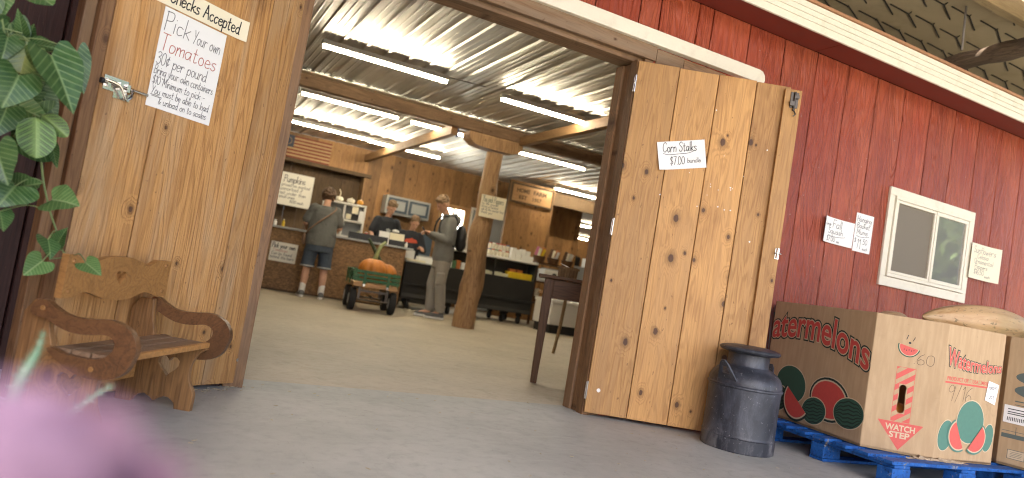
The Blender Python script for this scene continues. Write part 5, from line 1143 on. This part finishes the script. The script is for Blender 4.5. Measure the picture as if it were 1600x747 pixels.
def handmesh(mb, w, d, up, s=1., curl=.5):
    w, d, up = Vector(w), Vector(d).normalized(), Vector(up).normalized(); sd_ = d.cross(up).normalized(); up = sd_.cross(d)
    mb.cap(w, .024 * s, w + d * .04 * s, .030 * s)
    for k, (off, ln) in enumerate(((-.030, .075), (-.010, .085), (.010, .080), (.030, .062))):
        mb.cap(w + d * .03 * s + sd_ * off * .8 * s, .016 * s, w + d * .085 * s + sd_ * off * s, .0125 * s)
        k0 = w + d * .085 * s + sd_ * off * s; k1 = k0 + (d * math.cos(curl) - up * math.sin(curl)) * ln * .55 * s; k2 = k1 + (d * math.cos(curl * 2) - up * math.sin(curl * 2)) * ln * .45 * s
        mb.cap(k0, .0105 * s, k1, .0095 * s); mb.cap(k1, .0095 * s, k2, .008 * s)
    t0 = w + d * .025 * s + sd_ * .028 * s; t1 = t0 + (d * .6 + sd_ * .7 - up * .25).normalized() * .045 * s; mb.cap(t0, .014 * s, t1, .011 * s); mb.cap(t1, .011 * s, t1 + (d * .9 + sd_ * .2 - up * .35).normalized() * .032 * s, .009 * s)
VX = .0085
def face(root, q, body):
    o = MB()
    for sg in (-1, 1): o.ell(q(sg * .031, .0835, .008), (.010, .006, .006), None, 10, 8)
    o.build('eye', 'eye', body, smooth=60); o = MB(); o.ell(q(0, .090, -.062), (.022, .007, .006), None, 12, 8); o.build('mouth', 'lip', body, smooth=60)
def leg(mb, hip, knee, ankle, toe, k=1.):
    mb.cap(hip, .085 * k, knee, .056 * k); mb.cap(knee, .056 * k, tuple(knee[i] * .55 + ankle[i] * .45 + (0, -.012, 0)[i] for i in range(3)), .056 * k); mb.cap(tuple(knee[i] * .55 + ankle[i] * .45 + (0, -.012, 0)[i] for i in range(3)), .056 * k, ankle, .036 * k)
    mb.cap(ankle, .038 * k, toe, .03 * k)
def shoe(mb, heel, toe, sole=False):
    h, t = Vector(heel), Vector(toe)
    if sole: mb.cap(h + Vector((0, 0, .022)), .040, t + Vector((0, 0, .020)), .038); mb.cap(h * .5 + t * .5 + Vector((0, 0, .02)), .043, t + Vector((0, 0, .022)), .041)
    else: mb.cap(h + Vector((0, 0, .055)), .042, h * .35 + t * .65 + Vector((0, 0, .05)), .042); mb.cap(h * .35 + t * .65 + Vector((0, 0, .05)), .042, t + Vector((0, 0, .036)), .034); mb.cap(h + Vector((0, .0, .05)), .043, h + Vector((0, .02, .10)), .04)
def flat(mb): mb.v = [(v[0], v[1], max(v[2], .001)) for v in mb.v]

# woman at the counter
w = T('person', (2.07, 10.70, 0), 'woman with curly brown hair in a grey T-shirt and denim shorts leaning on the counter', 'person', rz=R(-6))
b = MB(); q = head(b, (.015, .10, 1.545), R(-32)); b.cap((.0, .02, 1.36), .058, (.012, .075, 1.47), .052)
b.loft([(.80, 0, -.01, .17, .13), (.95, 0, 0, .185, .14), (1.08, 0, .01, .175, .13), (1.22, 0, .01, .18, .125), (1.33, 0, .01, .15, .10), (1.39, 0, .015, .07, .06)])
for sg in (-1, 1):
    b.cap((sg * .165, .01, 1.335), .060, (sg * .245, .03, 1.10), .047); b.cap((sg * .245, .03, 1.10), .046, (sg * .215, .24, 1.055), .031); handmesh(b, (sg * .215, .25, 1.053), (-sg * .2, 1, -.12), (0, 0, 1), .95, .35)
    leg(b, (sg * .10, 0, .84), (sg * .125, .015, .47), (sg * .14, -.02, .085), (sg * .16, .10, .045))
wb_ = b.build('body', 'skin', w, remesh=VX); face(w, q, wb_)
b = MB(); b.loft([(.79, 0, -.01, .215, .165), (.90, 0, -.005, .225, .170), (1.02, 0, .0, .215, .162), (1.14, 0, .005, .205, .150), (1.26, 0, .005, .20, .138), (1.34, 0, .01, .175, .115), (1.395, 0, .02, .085, .075)], 28)
for sg in (-1, 1): b.cap((sg * .16, .01, 1.335), .078, (sg * .235, .025, 1.16), .075); b.cap((sg * .10, 0, 1.30), .10, (sg * .17, .01, 1.32), .08)
b.build('tee_shirt', 'teegrey', w, remesh=VX)
b = MB(); b.loft([(.70, 0, -.01, .205, .15), (.80, 0, -.01, .205, .155), (.88, 0, -.01, .195, .15)], 24)
for sg in (-1, 1): b.cap((sg * .10, -.005, .76), .108, (sg * .122, .01, .53), .098); b.tube([(sg * .12, .008, .60), (sg * .124, .01, .47)], [.098, .102], 24)
b.build('shorts', 'denim', w, remesh=VX)
b = MB()
for sg in (-1, 1): b.tube([(sg * .124, .01, .464), (sg * .124, .01, .485)], .1045, 24)
b.build('shorts_hem', 'greyenamel', w, smooth=50)
b = MB()
for sg in (-1, 1): b.cap((sg * .139, -.02, .20), .047, (sg * .14, -.02, .08), .046)
b.build('socks', 'whitecloth', w, remesh=VX)
for sg in (-1, 1):
    b = MB(); shoe(b, (sg * .14, -.045, 0), (sg * .17, .14, 0)); flat(b); s_ = b.build('shoe', 'shoe', w, remesh=.007); b = MB(); shoe(b, (sg * .14, -.055, 0), (sg * .17, .15, 0), True); flat(b); b.v = [(v[0], v[1], min(v[2], .038)) for v in b.v]; b.build('sole', 'sole', s_, remesh=.007)
b = MB()
for i in range(170):
    a, t_ = random.uniform(0, 6.28), math.acos(random.uniform(-.62, 1)); p_ = q(.092 * math.sin(t_) * math.cos(a), -.02 + .108 * math.sin(t_) * math.sin(a), .025 + .112 * math.cos(t_))
    if math.sin(t_) * math.sin(a) > .55 and math.cos(t_) < .35: continue
    b.ell(p_, (.022, .022, .019), (random.random(), random.random(), 0), 8, 6)
b.ell(q(0, -.03, .025), (.09, .098, .105)); b.build('hair', 'hairbrown', w, remesh=.007)
b = MB(); b.tube(spline([(-.22, .02, .92), (-.20, -.12, 1.00), (-.08, -.165, 1.14), (.06, -.145, 1.27), (.14, -.07, 1.365), (.13, .03, 1.40), (.06, .13, 1.30)], 5), .011, 8); b.build('bag_strap', 'strap', w, smooth=60)
b = MB(); b.ell((-.235, .03, .86), (.035, .08, .085)); b = b.build('shoulder_pouch', 'strap', w, smooth=60)

# young man in grey looking at his phone
y = T('person', (3.76, 9.98, 0), 'young man in a grey hoodie and grey cargo pants standing beside the log post', 'person', rz=R(84))
b = MB(); q = head(b, (0, .13, 1.715), R(-40), 1.02); b.cap((0, .02, 1.52), .055, (0, .085, 1.64), .050)
b.loft([(.90, 0, 0, .15, .11), (1.05, 0, 0, .155, .11), (1.30, 0, .0, .17, .115), (1.46, 0, .0, .15, .095), (1.55, 0, .015, .06, .055)])
for sg in (-1, 1):
    b.cap((sg * .17, .0, 1.47), .055, (sg * .225, .02, 1.18), .044); b.cap((sg * .225, .02, 1.18), .043, (sg * .09, .24, 1.24), .030); handmesh(b, (sg * .085, .25, 1.245), (-sg * .55, .8, .25), (0, -.3, 1), 1.0, .7)
    leg(b, (sg * .09, 0, .92), (sg * .10, .02 + .03 * sg, .50), (sg * .105, -.01 + .05 * sg, .09), (sg * .12, .13 + .05 * sg, .05))
yb_ = b.build('body', 'skin', y, remesh=VX); face(y, q, yb_)
b = MB(); b.loft([(.86, 0, -.005, .185, .145), (.93, 0, -.005, .20, .16), (1.08, 0, 0, .198, .152), (1.28, 0, -.005, .205, .148), (1.44, 0, -.01, .19, .128), (1.53, 0, .0, .11, .09), (1.575, 0, .02, .082, .075)], 28)
for sg in (-1, 1): b.cap((sg * .165, -.005, 1.46), .084, (sg * .232, .015, 1.18), .068); b.cap((sg * .232, .015, 1.18), .070, (sg * .115, .215, 1.235), .050); b.cap((sg * .115, .21, 1.235), .048, (sg * .10, .235, 1.24), .046)
b.build('hoodie', 'hoodie', y, remesh=VX)
b = MB(); b.ell((0, -.115, 1.50), (.12, .075, .095), (R(20), 0, 0)); b.tube(spline([(-.09, .06, 1.545), (-.11, -.03, 1.565), (0, -.10, 1.59), (.11, -.03, 1.565), (.09, .06, 1.545)], 5), .032, 10); b.build('hood', 'hoodie', y, remesh=VX)
b = MB(); b.loft([(.76, 0, 0, .17, .135), (.86, 0, 0, .168, .135), (.94, 0, 0, .16, .125)], 24)
for sg in (-1, 1):
    b.cap((sg * .085, 0, .84), .108, (sg * .105, .03 + .03 * sg, .50), .088); b.cap((sg * .105, .02 + .03 * sg, .50), .088, (sg * .11, -.015 + .05 * sg, .17), .078); b.tube([(sg * .11, -.015 + .05 * sg, .16), (sg * .11, -.012 + .05 * sg, .10)], [.078, .056], 20); b.box((sg * .19, .03, .60), (.03, .14, .17))
b.build('cargo_pants', 'sweat', y, remesh=VX)
for sg in (-1, 1):
    b = MB(); shoe(b, (sg * .11, -.05 + .05 * sg, 0), (sg * .13, .17 + .05 * sg, 0)); flat(b); s_ = b.build('shoe', 'shoe', y, remesh=.007); b = MB(); shoe(b, (sg * .11, -.06 + .05 * sg, 0), (sg * .13, .18 + .05 * sg, 0), True); flat(b); b.v = [(v[0], v[1], min(v[2], .036)) for v in b.v]; b.build('sole', 'sole', s_, remesh=.007)
b = MB(); b.ell(q(0, -.022, .045), (.083, .10, .088))
for i in range(80):
    a, t_ = random.uniform(0, 6.28), math.acos(random.uniform(-.25, 1)); p_ = Vector((.082 * math.sin(t_) * math.cos(a), -.022 + .10 * math.sin(t_) * math.sin(a), .045 + .09 * math.cos(t_)))
    if p_.y > .05 and p_.z < .07: continue
    b.cap(q(*p_), .015, q(*(p_ + Vector((random.uniform(-.02, .02), random.uniform(-.01, .03), random.uniform(-.005, .022))))), .006, 8)
b.build('hair', 'hairblond', y, remesh=.007)
o = MB(); o.box((0, 0, 0), (.075, .009, .15)); o.box((0, -.0052, 0), (.066, .001, .138)); o = o.build('phone', 'blackplastic', bevel=.003); o.parent = None; mw = Matrix.Translation((3.76, 9.98, 0)) @ Matrix.Rotation(R(84), 4, 'Z'); o.location = mw @ Vector((0, .335, 1.265)); o.rotation_euler = (R(-35), 0, R(84)); tag(o, 'dark phone held up by the young man in grey', 'phone')
bp_ = T('backpack', (3.76, 9.98, 0), 'black backpack worn by the young man in the grey hoodie', 'backpack', rz=R(84))
o = MB(); o.ell((0, -.225, 1.26), (.135, .085, .20)); o.ell((0, -.25, 1.16), (.12, .075, .11)); o.build('pack_body', 'blackplastic', bp_, remesh=.009)
for sg in (-1, 1): o = MB(); o.tube(spline([(sg * .09, -.15, 1.40), (sg * .115, -.06, 1.565), (sg * .12, .09, 1.53), (sg * .13, .155, 1.40), (sg * .17, .12, 1.22), (sg * .16, -.12, 1.10)], 5), .014, 8); o.build('strap', 'blackplastic', bp_, smooth=60)

# man in black behind the counter
k = T('person', (3.44, 12.20, 0), 'man in a black T-shirt with sandy hair looking down behind the counter', 'person', rz=R(186))
b = MB(); q = head(b, (0, .14, 1.665), R(-34), 1.02); b.cap((0, .03, 1.47), .058, (0, .09, 1.59), .053)
b.loft([(.85, 0, -.03, .16, .115), (1.05, 0, -.01, .165, .115), (1.28, 0, .01, .18, .12), (1.42, 0, .02, .15, .10), (1.50, 0, .03, .065, .06)])
for sg in (-1, 1):
    el = (sg * .27, .05, 1.17); hn = (sg * .26, .22, 1.03) if sg > 0 else (sg * .14, .28, 1.09)
    b.cap((sg * .18, .02, 1.42), .060, el, .047); b.cap(el, .046, hn, .031); handmesh(b, hn, (-sg * .3, 1, -.3), (0, .2, 1), 1., .4); leg(b, (sg * .09, -.03, .88), (sg * .10, 0, .48), (sg * .105, -.02, .09), (sg * .12, .11, .05))
kb_ = b.build('body', 'skin', k, remesh=VX); face(k, q, kb_)
b = MB(); b.loft([(.84, 0, -.03, .19, .145), (1.02, 0, -.01, .195, .145), (1.28, 0, .01, .205, .140), (1.42, 0, .02, .18, .118), (1.505, 0, .03, .085, .075)], 28)
for sg in (-1, 1): b.cap((sg * .17, .02, 1.42), .082, (sg * .245, .04, 1.24), .076)
b.build('tee_shirt', 'blacktee', k, remesh=VX)
b = MB(); b.prism([(-.05, 0), (0, .03), (.05, .01), (.03, -.03), (0, -.06), (-.03, -.02)], [], (.0, .150, 1.27), (1, 0, 0), (0, 0, 1), (0, 1, 0), .012); b.build('shirt_print', 'greyenamel', k)
b = MB(); b.loft([(.72, 0, -.03, .17, .13), (.90, 0, -.03, .165, .125)], 24)
for sg in (-1, 1): b.cap((sg * .085, -.03, .82), .105, (sg * .10, 0, .48), .085); b.cap((sg * .10, 0, .48), .085, (sg * .105, -.02, .10), .07)
b.build('trousers', 'denim', k, remesh=.012)
for sg in (-1, 1): b = MB(); shoe(b, (sg * .11, -.05, 0), (sg * .13, .16, 0)); flat(b); b.build('shoe', 'shoe', k, remesh=.009)
b = MB(); b.ell(q(0, -.022, .045), (.082, .098, .088))
for i in range(50):
    a, t_ = random.uniform(0, 6.28), math.acos(random.uniform(-.1, 1)); p_ = Vector((.08 * math.sin(t_) * math.cos(a), -.022 + .10 * math.sin(t_) * math.sin(a), .045 + .088 * math.cos(t_)))
    if p_.y > .05 and p_.z < .075: continue
    b.cap(q(*p_), .014, q(*(p_ + Vector((random.uniform(-.02, .02), .02, .015)))), .006, 8)
b.build('hair', 'hairblond', k, remesh=.007)

# person in the black sweatshirt with the orange print
g = T('person', (3.84, 11.93, 0), 'person in a black sweatshirt with an orange chest print at the register', 'person', rz=R(172))
b = MB(); q = head(b, (-.01, .14, 1.475), R(-38), .97); b.cap((0, .03, 1.30), .050, (0, .085, 1.41), .046)
b.loft([(.75, 0, -.02, .15, .11), (.92, 0, -.01, .15, .11), (1.12, 0, .01, .165, .115), (1.25, 0, .02, .14, .095), (1.32, 0, .03, .06, .055)])
for sg in (-1, 1):
    el = (sg * .245, .05, 1.02); hn = (sg * .30, .25, 1.07) if sg > 0 else (sg * .14, .26, 1.05)
    b.cap((sg * .16, .02, 1.25), .055, el, .043); b.cap(el, .042, hn, .029); handmesh(b, hn, (sg * .3, 1, -.1), (0, .2, 1), .95, .5); leg(b, (sg * .085, -.02, .78), (sg * .095, 0, .43), (sg * .1, -.02, .085), (sg * .11, .10, .05), .95)
gb_ = b.build('body', 'skin', g, remesh=VX); face(g, q, gb_)
b = MB(); b.loft([(.70, 0, -.02, .185, .145), (.85, 0, -.01, .19, .145), (1.10, 0, .01, .19, .138), (1.25, 0, .02, .165, .115), (1.33, 0, .035, .08, .07)], 28)
for sg in (-1, 1):
    el = (sg * .245, .05, 1.02); hn = (sg * .29, .22, 1.065) if sg > 0 else (sg * .155, .23, 1.045); b.cap((sg * .15, .02, 1.25), .078, el, .064); b.cap(el, .064, hn, .046)
b.build('sweatshirt', 'blacktee', g, remesh=VX)
b = MB(); b.prism([(-.11, -.03), (-.09, .02), (-.03, .035), (0, .05), (.04, .03), (.10, .02), (.12, -.03), (.04, -.04), (-.04, -.035)], [], (0, .140, 1.15), (1, 0, 0), (0, .12, 1), (0, 1, 0), .012); b.build('shirt_print', 'printorange', g)
b = MB(); b.loft([(.62, 0, -.02, .16, .125), (.78, 0, -.02, .155, .12)], 24)
for sg in (-1, 1): b.cap((sg * .08, -.02, .72), .098, (sg * .095, 0, .43), .08); b.cap((sg * .095, 0, .43), .08, (sg * .10, -.02, .09), .066)
b.build('trousers', 'denim', g, remesh=.012)
for sg in (-1, 1): b = MB(); shoe(b, (sg * .105, -.05, 0), (sg * .12, .14, 0)); flat(b); b.build('shoe', 'shoe', g, remesh=.009)
b = MB(); b.ell(q(0, -.026, .035), (.081, .095, .09)); b.ell(q(0, -.075, -.05), (.065, .04, .075)); b.cap(q(0, -.11, -.04), .032, q(0, -.13, -.16), .014)
for i in range(50):
    a, t_ = random.uniform(0, 6.28), math.acos(random.uniform(-.2, 1)); p_ = Vector((.078 * math.sin(t_) * math.cos(a), -.022 + .094 * math.sin(t_) * math.sin(a), .04 + .088 * math.cos(t_)))
    if p_.y > .045 and p_.z < .075: continue
    b.cap(q(*p_), .013, q(*(p_ + Vector((0, -.03, -.01)))), .007, 8)
b.build('hair', 'hairblond', g, remesh=.007)

# ================================================================== PLANTS
HALF = [(0, 0), (.05, -.06), (.13, -.17), (.22, -.25), (.31, -.24), (.38, -.14), (.42, 0), (.42, .14), (.39, .28), (.33, .45), (.25, .60), (.16, .76), (.08, .90), (0, 1.0)]
OVAL = [(0, 0), (.12, .02), (.26, .08), (.36, .18), (.42, .32), (.44, .48), (.41, .64), (.33, .80), (.22, .91), (.10, .98), (0, 1.0)]
def leaf(mb, base, tip, width, normal, shape, fold=.25, droop=.12, curl=0.):
    B, Tp = Vector(base), Vector(tip); Y = Tp - B; L = Y.length; Y.normalize(); N_ = Vector(normal); N_ = (N_ - Y * N_.dot(Y)).normalized(); X = Y.cross(N_)
    sx = width / .84
    for sg in (-1, 1):
        vs = []; uv = []
        for (hx, hy) in shape:
            my = max(0, hy) if hy < .02 else hy
            for f_ in (0, .35, .7, 1.):
                x_, y_ = hx * f_, (hy * f_ + my * (1 - f_)) if hy < 0 else hy
                z_ = fold * abs(x_) * width * 1.2 - droop * L * (y_ - .3) ** 2 + .02 * width * math.sin(y_ * 14 + sg) * f_
                vs.append(B + X * (sg * x_ * sx) + Y * (y_ * L) + N_ * z_); uv.append((x_ * sg, y_))
        n_ = len(shape); fs = []
        for i in range(n_ - 1):
            for j in range(3):
                a = i * 4 + j; f_ = (a, a + 1, a + 5, a + 4); fs.append(f_ if sg > 0 else f_[::-1])
        mb.add(vs, fs, uv)
LEAVES = [((-0.511, 2.703, 1.261), (-0.525, 2.647, 1.321), 0.041, 0), ((-0.506, 2.768, 1.253), (-0.49, 2.72, 1.3), 0.052, 0), ((-0.479, 2.653, 1.229), (-0.483, 2.629, 1.124), 0.11, 2), ((-0.463, 2.597, 1.213), (-0.422, 2.575, 1.139), 0.064, 2), ((-0.479, 2.713, 1.237), (-0.402, 2.685, 1.239), 0.066, 0), ((-0.4, 2.551, 1.185), (-0.31, 2.545, 1.027), 0.158, 0), ((-0.354, 2.671, 1.238), (-0.31, 2.657, 1.107), 0.075, 0), ((-0.47, 2.552, 1.105), (-0.486, 2.521, 0.997), 0.134, 0), ((-0.534, 2.643, 1.226), (-0.532, 2.616, 1.144), 0.09, 0), ((-0.56, 2.692, 1.268), (-0.577, 2.643, 1.286), 0.061, 0), ((-0.42, 2.634, 0.999), (-0.393, 2.607, 0.874), 0.107, 3), ((-0.414, 2.694, 1.017), (-0.333, 2.67, 0.965), 0.065, 3), ((-0.38, 2.768, 0.928), (-0.351, 2.735, 0.86), 0.038, 0), ((-0.49, 2.57, 0.878), (-0.439, 2.542, 0.774), 0.11, 0), ((-0.437, 2.644, 0.779), (-0.463, 2.599, 0.708), 0.142, 0), ((-0.436, 2.705, 0.778), (-0.374, 2.673, 0.802), 0.09, 0), ((-0.336, 2.659, 0.756), (-0.258, 2.627, 0.754), 0.127, 1), ((-0.303, 2.721, 0.623), (-0.286, 2.684, 0.673), 0.055, 0), ((-0.333, 2.717, 0.626), (-0.309, 2.677, 0.569), 0.08, 0), ((-0.329, 2.654, 0.558), (-0.364, 2.605, 0.511), 0.083, 1), ((-0.207, 2.607, 0.574), (-0.156, 2.568, 0.545), 0.067, 1), ((-0.461, 2.64, 0.693), (-0.435, 2.602, 0.635), 0.073, 0), ((-0.514, 2.729, 1.102), (-0.462, 2.706, 1.023), 0.102, 0), ((-0.461, 2.793, 1.15), (-0.466, 2.765, 1.035), 0.104, 0), ((-0.496, 2.797, 1.076), (-0.433, 2.772, 1.023), 0.089, 2), ((-0.507, 2.679, 1.012), (-0.516, 2.644, 0.913), 0.11, 0), ((-0.473, 2.809, 0.997), (-0.488, 2.772, 0.911), 0.078, 0), ((-0.544, 2.774, 1.174), (-0.488, 2.749, 1.134), 0.104, 0)]
STEMS = [[(-0.659, 2.571, 1.722), (-0.629, 2.581, 1.592), (-0.595, 2.643, 1.406), (-0.55, 2.691, 1.229), (-0.493, 2.724, 1.085), (-0.453, 2.742, 0.982), (-0.409, 2.755, 0.898), (-0.383, 2.763, 0.807), (-0.35, 2.768, 0.717), (-0.316, 2.77, 0.646), (-0.292, 2.771, 0.593), (-0.264, 2.773, 0.578)], [(-0.335, 2.768, 0.629), (-0.31, 2.771, 0.631), (-0.294, 2.772, 0.623)], [(-0.292, 2.771, 0.593), (-0.268, 2.77, 0.536), (-0.246, 2.772, 0.538), (-0.22, 2.776, 0.563)], [(-0.264, 2.773, 0.578), (-0.326, 2.765, 0.56)], [(-0.332, 2.77, 0.738), (-0.35, 2.768, 0.756)], [(-0.493, 2.724, 1.085), (-0.491, 2.71, 1.188), (-0.488, 2.702, 1.234)], [(-0.453, 2.742, 0.982), (-0.436, 2.743, 1.006)], [(-0.55, 2.691, 1.229), (-0.411, 2.716, 1.227), (-0.387, 2.717, 1.245), (-0.36, 2.72, 1.245)], [(-0.582, 2.679, 1.257), (-0.51, 2.694, 1.259)]]
hp = T('hanging_plant', (-0.679, 2.571, 1.662), 'trailing arrowhead vine with green and striped leaves hanging by the tan door', 'plant')
hv = Vector(hp.location)
mb = MB(); mb.lathe([(.09, 0), (.12, .02), (.145, .14), (.152, .15), (.140, .152), (.12, .13)], 28); mb.build('pot', 'terracotta', hp, smooth=35); mb = MB(); mb.tube([(0, 0, .12), (0, 0, .135)], .125, 20); mb.build('soil', 'soil', hp)
mb = MB()
for k_ in range(3): a = k_ * 2.094; mb.tube([(.14 * math.cos(a), .14 * math.sin(a), .15), (0, 0, .62)], .0025, 5)
mb.tube([(0, 0, .62), (0, 0, 2.43)], .003, 5); mb.build('hanger_cord', 'wire', hp)
mb = MB()
for s_ in STEMS:
    q_ = [tuple(Vector(p) - hv) for p in s_]; mb.tube(spline(q_, 4), [.0055 - .0025 * min(1, i / 40) if len(s_) > 6 else .0022 for i in range(len(spline(q_, 4)))], 6)
for (B_, T_, w_, k_) in LEAVES:      # petioles back to the main stem
    b_ = Vector(B_); m_ = min((Vector(p) for p in STEMS[0]), key=lambda p: (p - b_).length)
    mb.tube(spline([tuple(m_ - hv), tuple((m_ + b_) / 2 - hv + Vector((0, 0, .02))), tuple(b_ - hv)], 4), .0018, 5)
mb.build('vine', 'vine', hp, smooth=60)
tocam = Vector((.3, -1, .25))
for i, (B_, T_, w_, k_) in enumerate(LEAVES):
    mb = MB(); nrm = tocam + Vector((random.uniform(-.5, .5), 0, random.uniform(-.2, .6)))
    leaf(mb, Vector(B_) - hv, Vector(T_) - hv, w_, nrm, OVAL if k_ in (2, 3) else HALF, random.uniform(.08, .3), random.uniform(.05, .25)); o = mb.build('leaf', 'leaf%d' % k_, hp, smooth=70)
for i in range(16):                  # denser leaves along the upper stems
    m_ = Vector(STEMS[0][random.randint(1, 5)]) - hv; a = random.uniform(-2.6, .5); d_ = Vector((math.cos(a) * .8, random.uniform(-.5, .3), math.sin(a) * .5 - .35)).normalized(); b_ = m_ + Vector((random.uniform(-.10, .08), random.uniform(-.05, .05), random.uniform(-.06, .06)))
    mb = MB(); leaf(mb, b_, b_ + d_ * random.uniform(.09, .14), random.uniform(.07, .11), tocam + Vector((random.uniform(-.6, .6), 0, random.uniform(-.3, .7))), HALF if i % 3 else OVAL, .2, .15); mb.tube(spline([tuple(m_), tuple((m_ + b_) / 2 + Vector((0, 0, .02))), tuple(b_)], 3), .0018, 5); mb.uv.setdefault(len(mb.v) - 1, (0, 0)); mb.build('leaf', 'leaf%d' % (0, 0, 3, 1, 0)[i % 5], hp, smooth=70)
for i in range(26):                  # fuller growth near and below the basket, beyond the picture edge
    a = random.uniform(0, 6.28); r0 = random.uniform(.05, .14); z0 = random.uniform(.05, .22); b_ = Vector((r0 * math.cos(a), r0 * math.sin(a), z0)); d_ = Vector((math.cos(a), math.sin(a), random.uniform(-.9, .5))).normalized()
    mb = MB(); leaf(mb, b_, b_ + d_ * random.uniform(.08, .13), random.uniform(.06, .10), Vector((0, 0, 1)) + d_ * .3, HALF, .2, .15); mb.build('leaf', 'leaf%d' % random.choice((0, 0, 1)), hp, smooth=70)

ap = T('aloe_plant', (-.15, 1.25, 0), 'aloe with pale speckled pointed leaves in front of the oak bench', 'plant')
mb = MB(); mb.lathe([(.08, 0), (.085, .01), (.115, .20), (.125, .205), (.125, .23), (.112, .232), (.10, .20)], 28); mb.build('pot', 'terracotta', ap, smooth=35); mb = MB(); mb.tube([(0, 0, .19), (0, 0, .205)], .105, 20); mb.build('soil', 'soil', ap)
av = Vector(ap.location)
def aloe_leaf(pts, r0):
    q_ = spline([tuple(Vector(p) - av) for p in pts], 6); n_ = len(q_); mb = MB(); mb.tube(q_, [max(.0012, r0 * (1 - (i / (n_ - 1)) ** 1.5) * (1 if i > 2 else .9)) for i in range(n_)], 9)
    for i in range(2, n_ - 2, 2):
        p = Vector(q_[i]); t_ = (Vector(q_[i + 1]) - p).normalized(); s_ = t_.cross(Vector((.3, -1, .2))).normalized(); r_ = r0 * (1 - (i / (n_ - 1)) ** 1.5)
        for sg in (-1, 1): mb.tube([p + s_ * sg * r_ * .9, p + s_ * sg * (r_ + .005) + t_ * .003], [.0018, .0004], 5)
    mb.build('leaf', 'aloe', ap, smooth=60)
aloe_leaf([(-.15, 1.24, .20), (-.158, 1.241, .388), (-.156, 1.261, .463), (-.147, 1.268, .496), (-.14, 1.274, .52), (-.138, 1.278, .548)], .0125)
aloe_leaf([(-.14, 1.24, .20), (-.131, 1.237, .362), (-.101, 1.253, .408), (-.059, 1.267, .453), (-.030, 1.272, .475)], .011)
for k_ in range(9): a = k_ * .7 + 2.4; l_ = random.uniform(.10, .16); aloe_leaf([(-.15 + .02 * math.cos(a), 1.25 + .02 * math.sin(a), .20), (-.15 + l_ * .5 * math.cos(a), 1.25 + l_ * .5 * math.sin(a), .29), (-.15 + l_ * math.cos(a), 1.25 + l_ * math.sin(a), .33)], .012)

# pink blossom close to the camera
fp = T('flowering_plant', (-.050, .1915, 0), 'blurred pink blossom close up at the lower corner of the photo', 'flower')
mb = MB(); mb.lathe([(.08, 0), (.085, .01), (.11, .18), (.12, .185), (.12, .21), (.108, .212), (.10, .18)], 28); mb.build('pot', 'terracotta', fp, smooth=35); mb = MB(); mb.tube([(0, 0, .17), (0, 0, .19)], .10, 20); mb.build('soil', 'soil', fp)
mb = MB(); mb.tube(spline([(.01, 0, .18), (-.01, .0, .35), (.0, .0, .5), (.022, .002, .638)], 6), .004, 8); mb.build('stem', 'stem', fp, smooth=60)
for k_ in range(7):
    a = k_ * .9; mb = MB(); b_ = Vector((.0, 0, .25 + .03 * k_)); leaf(mb, b_, b_ + Vector((.09 * math.cos(a), .09 * math.sin(a), .02)), .04, (0, 0, 1), OVAL, .2, .2); mb.build('leaf', 'leaf0', fp, smooth=70)
bc = Vector((.024, .002, .650))
for ring, (n_, el_, ln_, wd_) in enumerate(((12, R(-14), .049, .044), (12, R(6), .051, .046), (12, R(26), .051, .046), (11, R(46), .050, .044), (9, R(64), .048, .042), (6, R(82), .046, .038))):
    for i in range(n_):
        a = 2 * math.pi * (i + .5 * ring) / n_; d_ = Vector((math.cos(a) * math.cos(el_), math.sin(a) * math.cos(el_), math.sin(el_)))
        mb = MB(); leaf(mb, bc + d_ * .004, bc + d_ * ln_, wd_, Vector((-math.cos(a) * math.sin(el_), -math.sin(a) * math.sin(el_), math.cos(el_))), OVAL, .3, -.25); mb.build('petal', 'petal', fp, smooth=70)

# trees beyond the yard, mirrored in the window pane
def tree(loc, h, label):
    t = T('shade_tree', loc, label, 'tree', 'trees beyond the yard behind the camera'); mb = MB(); mb.tube([(0, 0, 0), (.1, 0, h * .3), (0, .1, h * .6), (.1, 0, h * .85)], [.28, .2, .13, .04], 10)
    for i in range(7): a = i * .9; z_ = h * (.3 + .07 * i); mb.tube([(.05, 0, z_), (h * .2 * math.cos(a), h * .2 * math.sin(a), z_ + h * .15)], [.08, .02], 6)
    mb.build('trunk', 'bark', t); mb = MB(); cl = [(random.gauss(0, h * .2), random.gauss(0, h * .2), h * random.uniform(.25, .95)) for _ in range(26)]
    for c_ in cl:
        for _ in range(110):
            p = Vector(c_) + Vector((random.gauss(0, .5), random.gauss(0, .5), random.gauss(0, .4))); e = Euler((random.uniform(0, 6), random.uniform(0, 6), 0)).to_matrix(); s_ = random.uniform(.10, .2)
            mb.add([p + e @ Vector(v) for v in ((-s_, 0, 0), (0, -s_ * .5, 0), (s_, 0, 0), (0, s_ * .5, 0))], [(0, 1, 2, 3)])
    mb.build('crown', 'treeleaf', t)
for i, (x_, y_, h_) in enumerate(((16.5, -2.6, 4.6), (18.5, -6, 5.5), (21.5, -2.2, 5.2), (23, -8, 6.5), (26, -4.5, 7), (15.5, -7.5, 5))): tree((x_, y_, -.06), h_, ['small leafy tree nearest the yard edge', 'second leafy tree in the line past the yard', 'leafy tree at the far end of the line past the yard', 'tall leafy tree behind the line past the yard', 'tallest distant leafy tree past the yard', 'leafy tree straight out from the porch'][i])
